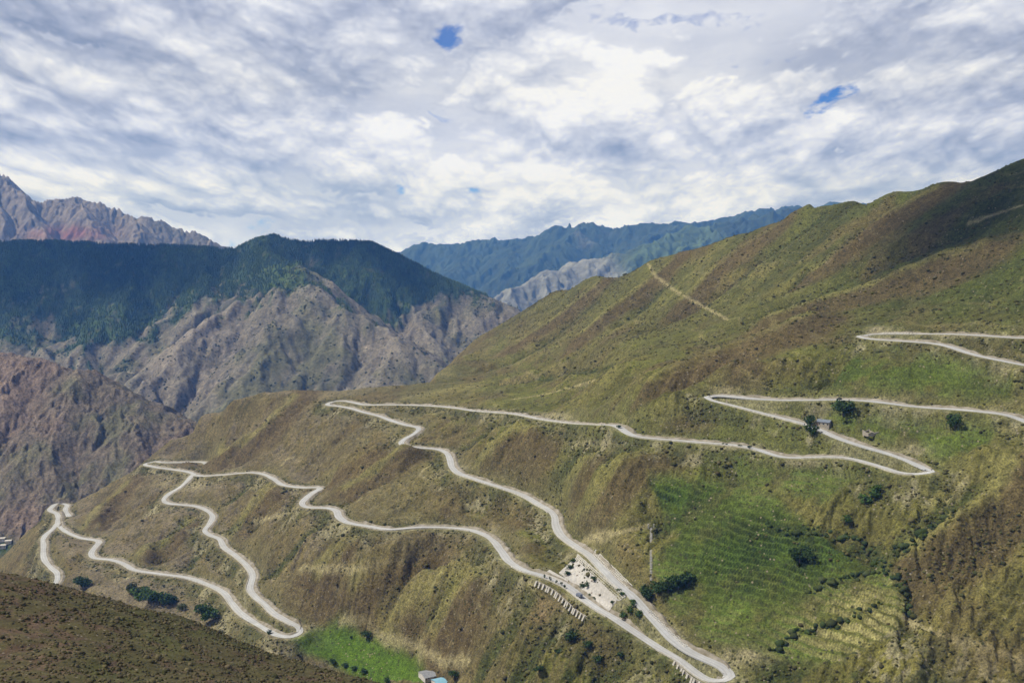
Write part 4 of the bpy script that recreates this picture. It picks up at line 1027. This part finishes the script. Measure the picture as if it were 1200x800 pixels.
def patch(corners, nu, nv):
    """four pixel corners -> points on the ground, rows along the first edge"""
    (ax, ay), (bx, by), (cx, cy), (dx, dy) = corners; out = np.zeros((nu, nv, 3))
    for i in range(nu):
        for j in range(nv):
            u, v = i / (nu - 1), j / (nv - 1)
            h = G.hit((ax*(1-u)+bx*u)*(1-v) + (dx*(1-u)+cx*u)*v, (ay*(1-u)+by*u)*(1-v) + (dy*(1-u)+cy*u)*v)
            out[i, j] = h
    return out
def sheet(name, A, lift, mat, parent=None, skirt=2.0):
    nu, nv = A.shape[:2]; V = A.reshape(-1, 3).copy(); V[:, 2] += lift
    i = np.arange(nu * nv).reshape(nu, nv)
    f = np.stack([i[:-1, :-1], i[1:, :-1], i[1:, 1:], i[:-1, 1:]], -1).reshape(-1, 4).tolist()
    rim = list(i[:, 0]) + list(i[-1, 1:]) + list(i[-2::-1, -1]) + list(i[0, -2:0:-1]); b = len(V)
    V = np.r_[V, V[rim] - np.array((0, 0, skirt))]; m = len(rim)
    f += [(rim[k], rim[(k + 1) % m], b + (k + 1) % m, b + k) for k in range(m)]
    return mesh_obj(name, V, f, mat, parent)
def bars(name, A, lift, wd, mat, parent):
    nu, nv = A.shape[:2]; V, Fc = [], []
    def bar(p, q):
        d = q - p; d /= np.linalg.norm(d) + 1e-9; s_ = np.cross(d, (0, 0, 1)); s_ /= np.linalg.norm(s_) + 1e-9; s_ = s_ * wd / 2; b = len(V); up = np.array((0, 0, lift))
        V.extend([p - s_, p + s_, p + s_ + up, p - s_ + up, q - s_, q + s_, q + s_ + up, q - s_ + up])
        Fc.extend([(b+2, b+3, b+7, b+6), (b, b+4, b+7, b+3), (b+1, b+2, b+6, b+5), (b, b+3, b+2, b+1), (b+4, b+5, b+6, b+7)])
    for i in range(nu):
        for j in range(nv):
            if i < nu - 1: bar(A[i, j], A[i+1, j])
            if j < nv - 1: bar(A[i, j], A[i, j+1])
    return mesh_obj(name, V, Fc, mat, parent)
M_pave = plain_mat('pink_beige_paving', (.42, .40, .37), .9, .25, 2.0); M_infill = plain_mat('lattice_infill', (.25, .24, .17), .95, .3, 1.5)
A = patch([(674,655),(724,704),(714,717),(655,672)], 22, 14)
for _ in range(3): A[1:-1, 1:-1] = (A[:-2, 1:-1] + A[2:, 1:-1] + A[1:-1, :-2] + A[1:-1, 2:]) / 4
sheet('paved_terrace', A, 1.0, M_pave)['kind'] = 'structure'
if os.environ.get('DIAG'):
    q_ = np.cross(A[12,6]-A[8,6], A[10,9]-A[10,4]); q_ /= np.linalg.norm(q_); print('PLAZA', q_, A[10,6], A[0,0], A[-1,0], A[-1,-1], A[0,-1])
A = patch([(644,668),(666,680),(664,686),(637,674)], 12, 5); sheet('paved_terrace', A, .5, M_pave)['kind'] = 'structure'
for cs, nu, nv, t in [([(677,650),(733,700),(725,705),(675,656)], 30, 4, 'pale concrete lattice on the bank along the top edge of the paved terrace'), ([(698,645),(741,687),(736,690),(695,651)], 26, 4, 'pale concrete lattice on the bank right of the upper road above the paved terrace'), ([(762,715),(806,757),(802,759),(758,717)], 26, 3, 'pale concrete lattice strip beside the road below the dark copse')]:
    A = patch(cs, nu, nv)
    for _ in range(6): A[1:-1, 1:-1] = (A[:-2, 1:-1] + A[2:, 1:-1] + A[1:-1, :-2] + A[1:-1, 2:]) / 4
    e = empty('slope_lattice', A[0, 0], 0, t, 'slope lattice', 'concrete slope lattices'); B = A - A[0, 0]
    sheet('infill', B, .25, M_infill, e); bars('grid', B, .7, .5, M_par, e)
# pale boulders strewn on the paved terrace
M_rock = plain_mat('pale_boulder', (.30, .25, .21), .95, .3, .7)
A = patch([(676,662),(712,700),(706,710),(664,676)], 7, 5)
spots_ = [A[i, j] for i in range(7) for j in range(5)]; rng.shuffle(spots_)
where = ['by the hedge', 'near the top', 'near the road', 'in the lower corner', 'under the lattice', 'at the left edge']
for k in range(6):
    V = ICO_V * (1 + rng.uniform(-.3, .3, (12, 1))) * np.array((1.2, .9, .7)) * rng.uniform(.7, 1.2)
    o = mesh_obj('boulder', V, [tuple(map(int, f)) for f in ICO_F], M_rock); o.location = [float(v) for v in spots_[k] + np.array((0, 0, .8))]
    tag(o, 'pale boulder lying on the pinkish paved terrace', 'boulder', 'boulders on the paved terrace')

# flight of pale steps up the slope, from the track to the copse
h = G.hits([(763,619),(763,635),(763,650),(763,665),(763,680)]); e = empty('stone_steps', h[-1], 0, 'straight flight of pale stone steps up the slope left of the terraces', 'steps')
V, Fc = [], []; hh = catmull(h, 1.6) - h[-1]
for q in hh:
    b = len(V); a_, c_ = .9, .5
    V += [(q[0]+sx2*a_, q[1]+sy2*c_, q[2]+z) for z in (-.8, .45) for sx2, sy2 in ((-1,-1),(1,-1),(1,1),(-1,1))]
    Fc += [tuple(b + i for i in f) for f in ((4,5,6,7),(0,1,5,4),(1,2,6,5),(2,3,7,6),(3,0,4,7))]
mesh_obj('steps', V, Fc, M_par, e)
for sx2 in (-1, 1): mesh_obj('gate_post', [(sx2*2.2+a*.4, b*.4, z) for z in (-1, 3.6) for a, b in ((-1,-1),(1,-1),(1,1),(-1,1))] , [(4,5,6,7),(0,1,5,4),(1,2,6,5),(2,3,7,6),(3,0,4,7)], M_par, e).location = [float(v) for v in (h[0] - h[-1])]

# two vehicles
M_dark = plain_mat('dark_car_paint', (.03, .032, .04), .35, .1, 3); M_grey = plain_mat('grey_blue_paint', (.17, .19, .24), .4, .1, 3); M_tyre = plain_mat('tyre_rubber', (.02, .02, .02), .9, .1, 1); M_glass = plain_mat('vehicle_glass', (.02, .025, .03), .15, .1, 1)
def extrude(prof, w_, mat, name, parent):
    k = len(prof); V = [(x, -w_/2, z) for x, z in prof] + [(x, w_/2, z) for x, z in prof]
    return mesh_obj(name, V, [tuple(range(k)), tuple(range(2*k-1, k-1, -1))] + [(i, i + k, (i+1) % k + k, (i+1) % k) for i in range(k)], mat, parent)
def wheels(e, xs, w_, r_):
    for x in xs:
        for sg in (-1, 1):
            V, Fc = [], []
            for yy in (sg * (w_/2 - .12), sg * (w_/2 + .1)):
                for a in range(12): V.append((x + r_ * math.cos(a * .5236), yy, r_ + r_ * math.sin(a * .5236)))
            Fc = [tuple(range(12)), tuple(range(23, 11, -1))] + [(a, (a+1) % 12, 12 + (a+1) % 12, 12 + a) for a in range(12)]
            mesh_obj('wheel', V, Fc, M_tyre, e)
def vehicle(kind, key, px, py, off, label, cat):
    i = road_near(key, px, py); L, n = ROADS[key]['line'], ROADS[key]['n']; t_ = L[i+1] - L[i-1]
    e = empty(kind, (*(L[i, :2] + n[i] * off), L[i, 2] + .17), math.atan2(t_[1], t_[0]), label, cat)
    if kind == 'car':
        extrude([(-2.2,.35),(2.2,.35),(2.25,.85),(1.2,1.0),(-2.1,1.05)], 1.75, M_dark, 'body', e)
        extrude([(-2.0,1.04),(1.15,1.0),(.5,1.55),(-1.6,1.58)], 1.55, M_glass, 'windows', e); extrude([(-1.6,1.585),(.5,1.555),(.4,1.63),(-1.5,1.65)], 1.5, M_dark, 'roof', e)
        wheels(e, (-1.35, 1.4), 1.7, .33)
    else:
        extrude([(-3.2,.9),(1.3,.9),(1.3,3.1),(-3.2,3.1)], 2.2, M_grey, 'cargo_box', e); extrude([(1.45,.6),(3.1,.6),(3.1,1.6),(2.7,2.5),(1.45,2.5)], 2.1, M_grey, 'cab', e)
        extrude([(2.66,1.62),(3.14,1.62),(2.76,2.42),(2.6,2.42)], 1.8, M_glass, 'windscreen', e); extrude([(-3.2,.55),(1.5,.55),(1.5,.88),(-3.2,.88)], 1.2, M_tyre, 'chassis', e)
        wheels(e, (-2.2, 2.2), 2.1, .48)
vehicle('car', 'main', 984, 468, 1.7, 'dark car driving on the upper leg of road above the big round tree', 'car')
vehicle('truck', 'main', 680, 698, 1.6, 'small grey blue box truck on the road in front of the paved terrace', 'truck')

# ------------------------------------------------------------------ haze, light, sky, camera
def box(name, lo, hi):
    x0, y0, z0 = lo; x1, y1, z1 = hi
    v = [(x0,y0,z0),(x1,y0,z0),(x1,y1,z0),(x0,y1,z0),(x0,y0,z1),(x1,y0,z1),(x1,y1,z1),(x0,y1,z1)]
    return v, [(0,3,2,1),(4,5,6,7),(0,1,5,4),(1,2,6,5),(2,3,7,6),(3,0,4,7)]
hm = bpy.data.materials.new('haze_air'); hm.use_nodes = True; nt = hm.node_tree
nt.nodes.clear(); out = N(nt, 'ShaderNodeOutputMaterial'); pv = N(nt, 'ShaderNodeVolumePrincipled')
pv.inputs['Color'].default_value = (.11, .33, 1.0, 1); pv.inputs['Density'].default_value = 6.5e-5
pv.inputs['Absorption Color'].default_value = (1, 1, 1, 1); pv.inputs['Anisotropy'].default_value = .1
nt.links.new(pv.outputs[0], out.inputs['Volume'])
v, f = box('haze', (-16100, -6100, -772), (16100, 17100, 1150))
hz = mesh_obj('haze', v, f, hm); hz['kind'] = 'stuff'

SUN_EL, SUN_AZ = R(53), R(-94)              # azimuth measured clockwise from the view direction (+y)
sd_ = Vector((math.sin(SUN_AZ) * math.cos(SUN_EL), math.cos(SUN_AZ) * math.cos(SUN_EL), math.sin(SUN_EL)))
sl_ = bpy.data.lights.new('sun', 'SUN'); sl_.energy = 5.0; sl_.angle = R(4.0); sl_.color = (1, .97, .93)
so = link(bpy.data.objects.new('sun', sl_)); so.rotation_euler = sd_.to_track_quat('Z', 'Y').to_euler()

SKY_OFF, SKY_CUT, SKY_TINT = (2, 13), .25, (.92, 1.05, 1.62)
SKY_HOLES = [(520, 46, .013, .9), (962, 111, .016, 1.0), (470, 227, .006, .8), (558, 223, .006, .8)]
M_shadow_cloud = plain_mat('shadow_cloud_vapour', (.85, .85, .86), 1.0, .04, 60)
def shadow_cloud(px, py, D, up, rx, ry, seed):  # unseen clouds above the frame, added to throw shade on the slopes
    r_ = np.random.default_rng(seed); g_ = G.hit(px, py) if D is None else P(px, py, D); c = g_ + np.array(sd_) * (up / sd_.z)
    V, Fc = [], []
    for _ in range(26):
        a, q = r_.uniform(0, 6.28), r_.uniform(0, 1) ** .6
        o_ = np.array((math.cos(a) * q * rx, math.sin(a) * q * ry, r_.uniform(-.05, .12) * rx)); s_ = r_.uniform(.16, .34) * min(rx, ry)
        b = len(V); V += list(c + o_ + ICO_V * np.array((s_ * 1.3, s_ * 1.3, s_ * .55)) * (1 + r_.uniform(-.2, .2, (12, 1)))); Fc += [tuple(int(i) + b for i in f) for f in ICO_F]
    mesh_obj('shadow_cloud', V, Fc, M_shadow_cloud, smooth=True)['kind'] = 'structure'
shadow_cloud(1160, 235, None, 1500, 140, 120, 1)
shadow_cloud(20, 318, 4400, 2300, 560, 330, 2)
shadow_cloud(215, 305, 4400, 2300, 230, 200, 6)
shadow_cloud(400, 290, 4600, 2300, 420, 260, 3)

w = bpy.data.worlds.new('World'); S.world = w; w.use_nodes = True; nt = w.node_tree
bg = nt.nodes['Background']
sky = N(nt, 'ShaderNodeTexSky', sky_type='NISHITA'); sky.sun_disc = False; sky.sun_elevation = SUN_EL; sky.sun_rotation = SUN_AZ; sky.altitude = 3500; sky.air_density = 1.0; sky.dust_density = .2
tc = N(nt, 'ShaderNodeTexCoord'); sx = N(nt, 'ShaderNodeSeparateXYZ'); nt.links.new(tc.outputs['Generated'], sx.inputs[0])
def vmath(op, a, b=None, s=None):
    n = N(nt, 'ShaderNodeVectorMath', operation=op); nt.links.new(a, n.inputs[0])
    if b is not None: nt.links.new(b, n.inputs[1]) if not isinstance(b, tuple) else setattr(n.inputs[1], 'default_value', b)
    if s is not None: n.inputs['Scale'].default_value = s
    return n.outputs[0]
az = math_(nt, 'ARCTAN2', sx.outputs[0], sx.outputs[1])
LIFT0 = .21
def cloud_uv(lift):
    """cumulus heads keep their shape: width and height both shrink towards the horizon"""
    e = math_(nt, 'ADD', math_(nt, 'MULTIPLY', math_(nt, 'MAXIMUM', math_(nt, 'ADD', sx.outputs[2], lift), -.05), .62), LIFT0)
    c = N(nt, 'ShaderNodeCombineXYZ')
    nt.links.new(math_(nt, 'DIVIDE', az, e), c.inputs[0]); nt.links.new(math_(nt, 'MULTIPLY', math_(nt, 'LOGARITHM', e, math.e), 2.7), c.inputs[1])
    return vmath('ADD', c.outputs[0], (SKY_OFF[0], SKY_OFF[1], .37))
def dens(lift):
    u = cloud_uv(lift)
    wn = N(nt, 'ShaderNodeTexNoise'); wn.inputs['Scale'].default_value = 3.0; wn.inputs['Detail'].default_value = 5; wn.inputs['Roughness'].default_value = .55; nt.links.new(u, wn.inputs['Vector'])
    a = vmath('ADD', u, vmath('SCALE', wn.outputs['Color'], s=.13))
    big = noise(nt, a, 1.05, 2, .5)
    tot = None; amp = 1.0; sc = 2.2; A = 0
    for k in range(5):
        f = noise(nt, vmath('ADD', a, (3.1 * k, 1.7 * k, .9 * k)), sc, 0, .5)
        f = math_(nt, 'MULTIPLY', math_(nt, 'ABSOLUTE', math_(nt, 'SUBTRACT', f, .5)), amp * 3.2)
        tot = f if tot is None else math_(nt, 'ADD', tot, f)
        A += amp; amp *= .58; sc *= 2.1
    bill = math_(nt, 'MULTIPLY', tot, 1 / A)
    return math_(nt, 'ADD', math_(nt, 'MULTIPLY', big, .85), math_(nt, 'MULTIPLY', bill, .50)), a, u
d0, a0, u0 = dens(0.0)
d1, _, _ = dens(.032)
d2, _, _ = dens(.010)
lit = math_(nt, 'ADD', math_(nt, 'MULTIPLY', math_(nt, 'SUBTRACT', d0, d1), .75), math_(nt, 'MULTIPLY', math_(nt, 'SUBTRACT', d0, d2), .95))   # lit heads, shaded bases
broad = noise(nt, u0, .8, 2, .5)
soft = noise(nt, a0, 5.0, 8, .6)
# a high grey deck, and cumulus with crisp heads in front of it
deck = math_(nt, 'ADD', .57, math_(nt, 'MULTIPLY', math_(nt, 'SUBTRACT', noise(nt, vmath('MULTIPLY', u0, (1.0, 1.8, 1.0)), 1.7, 7, .55), .5), 1.0))
cum = math_(nt, 'ADD', .57, math_(nt, 'MULTIPLY', lit, 1.55))
cum = math_(nt, 'ADD', cum, math_(nt, 'MULTIPLY', math_(nt, 'SUBTRACT', soft, .5), .36))
edge = maprange(nt, math_(nt, 'ADD', d0, math_(nt, 'MULTIPLY', math_(nt, 'SUBTRACT', soft, .5), .12)), .455, .505, 0, 1)
mixv = N(nt, 'ShaderNodeMix', data_type='FLOAT'); nt.links.new(edge, mixv.inputs[0]); nt.links.new(deck, mixv.inputs[2]); nt.links.new(cum, mixv.inputs[3])
val = math_(nt, 'ADD', mixv.outputs[0], math_(nt, 'MULTIPLY', math_(nt, 'SUBTRACT', .5, broad), .8))
val = math_(nt, 'ADD', val, maprange(nt, sx.outputs[2], 0.0, .16, .13, 0))
ramp = N(nt, 'ShaderNodeValToRGB'); nt.links.new(val, ramp.inputs[0])
el = ramp.color_ramp.elements
el[0].position = .10; el[0].color = (.27, .31, .42, 1); el[1].position = 1.05; el[1].color = (.98, .98, .99, 1)
e = el.new(.40); e.color = (.44, .475, .59, 1); e = el.new(.66); e.color = (.66, .685, .775, 1); e = el.new(.84); e.color = (.84, .85, .90, 1)
cover = maprange(nt, math_(nt, 'ADD', d0, math_(nt, 'MULTIPLY', math_(nt, 'SUBTRACT', soft, .5), .25)), SKY_CUT, SKY_CUT + .12, 0, 1)
for hx, hy, hr, ha in SKY_HOLES:                              # rifts with blue sky
    a_, b_ = ray(hx, hy); hv = Vector((float(a_), 1.0, float(b_))).normalized()
    dn = N(nt, 'ShaderNodeVectorMath', operation='MULTIPLY'); nt.links.new(tc.outputs['Generated'], dn.inputs[0]); dn.inputs[1].default_value = (1, 1, 1.6)
    dd = N(nt, 'ShaderNodeVectorMath', operation='DISTANCE'); nt.links.new(dn.outputs[0], dd.inputs[0]); dd.inputs[1].default_value = (hv.x, hv.y, hv.z * 1.6)
    cover = math_(nt, 'SUBTRACT', cover, maprange(nt, math_(nt, 'ADD', dd.outputs['Value'], math_(nt, 'MULTIPLY', math_(nt, 'SUBTRACT', soft, .5), hr * 12.0)), 0, hr, ha, 0))
cover = math_(nt, 'MAXIMUM', cover, 0.0)
skyb = mixc(nt, 1.0, vmath('SCALE', sky.outputs[0], s=.10), (.34, .60, 1.1), 'MULTIPLY')
tot = mixc(nt, 1.0, mixc(nt, cover, skyb, ramp.outputs[0]), maprange(nt, sx.outputs[2], .27, .6, 1.0, .26), 'MULTIPLY')     # sky overhead, out of view, dimmed to cut the fill light
tot = mixc(nt, 1.0, tot, mixc(nt, maprange(nt, sx.outputs[2], 0.0, .16, 0, 1), SKY_TINT, (.95, .985, 1.09)), 'MULTIPLY')
nt.links.new(tot, bg.inputs['Color']); bg.inputs['Strength'].default_value = 1.0

cam = bpy.data.cameras.new('camera'); cam.sensor_width = 36; cam.lens = 36 * F / 1200.0; cam.clip_start = .5; cam.clip_end = 80000
co = link(bpy.data.objects.new('camera', cam)); co.location = (0, 0, 0); co.rotation_euler = (R(90) - PITCH, 0, 0)
S.camera = co
S.view_settings.view_transform = 'Standard'; S.view_settings.look = 'None'; S.view_settings.exposure = 0; S.view_settings.gamma = 1
S.cycles.volume_bounces = 0; S.cycles.max_bounces = 4; S.cycles.use_denoising = True
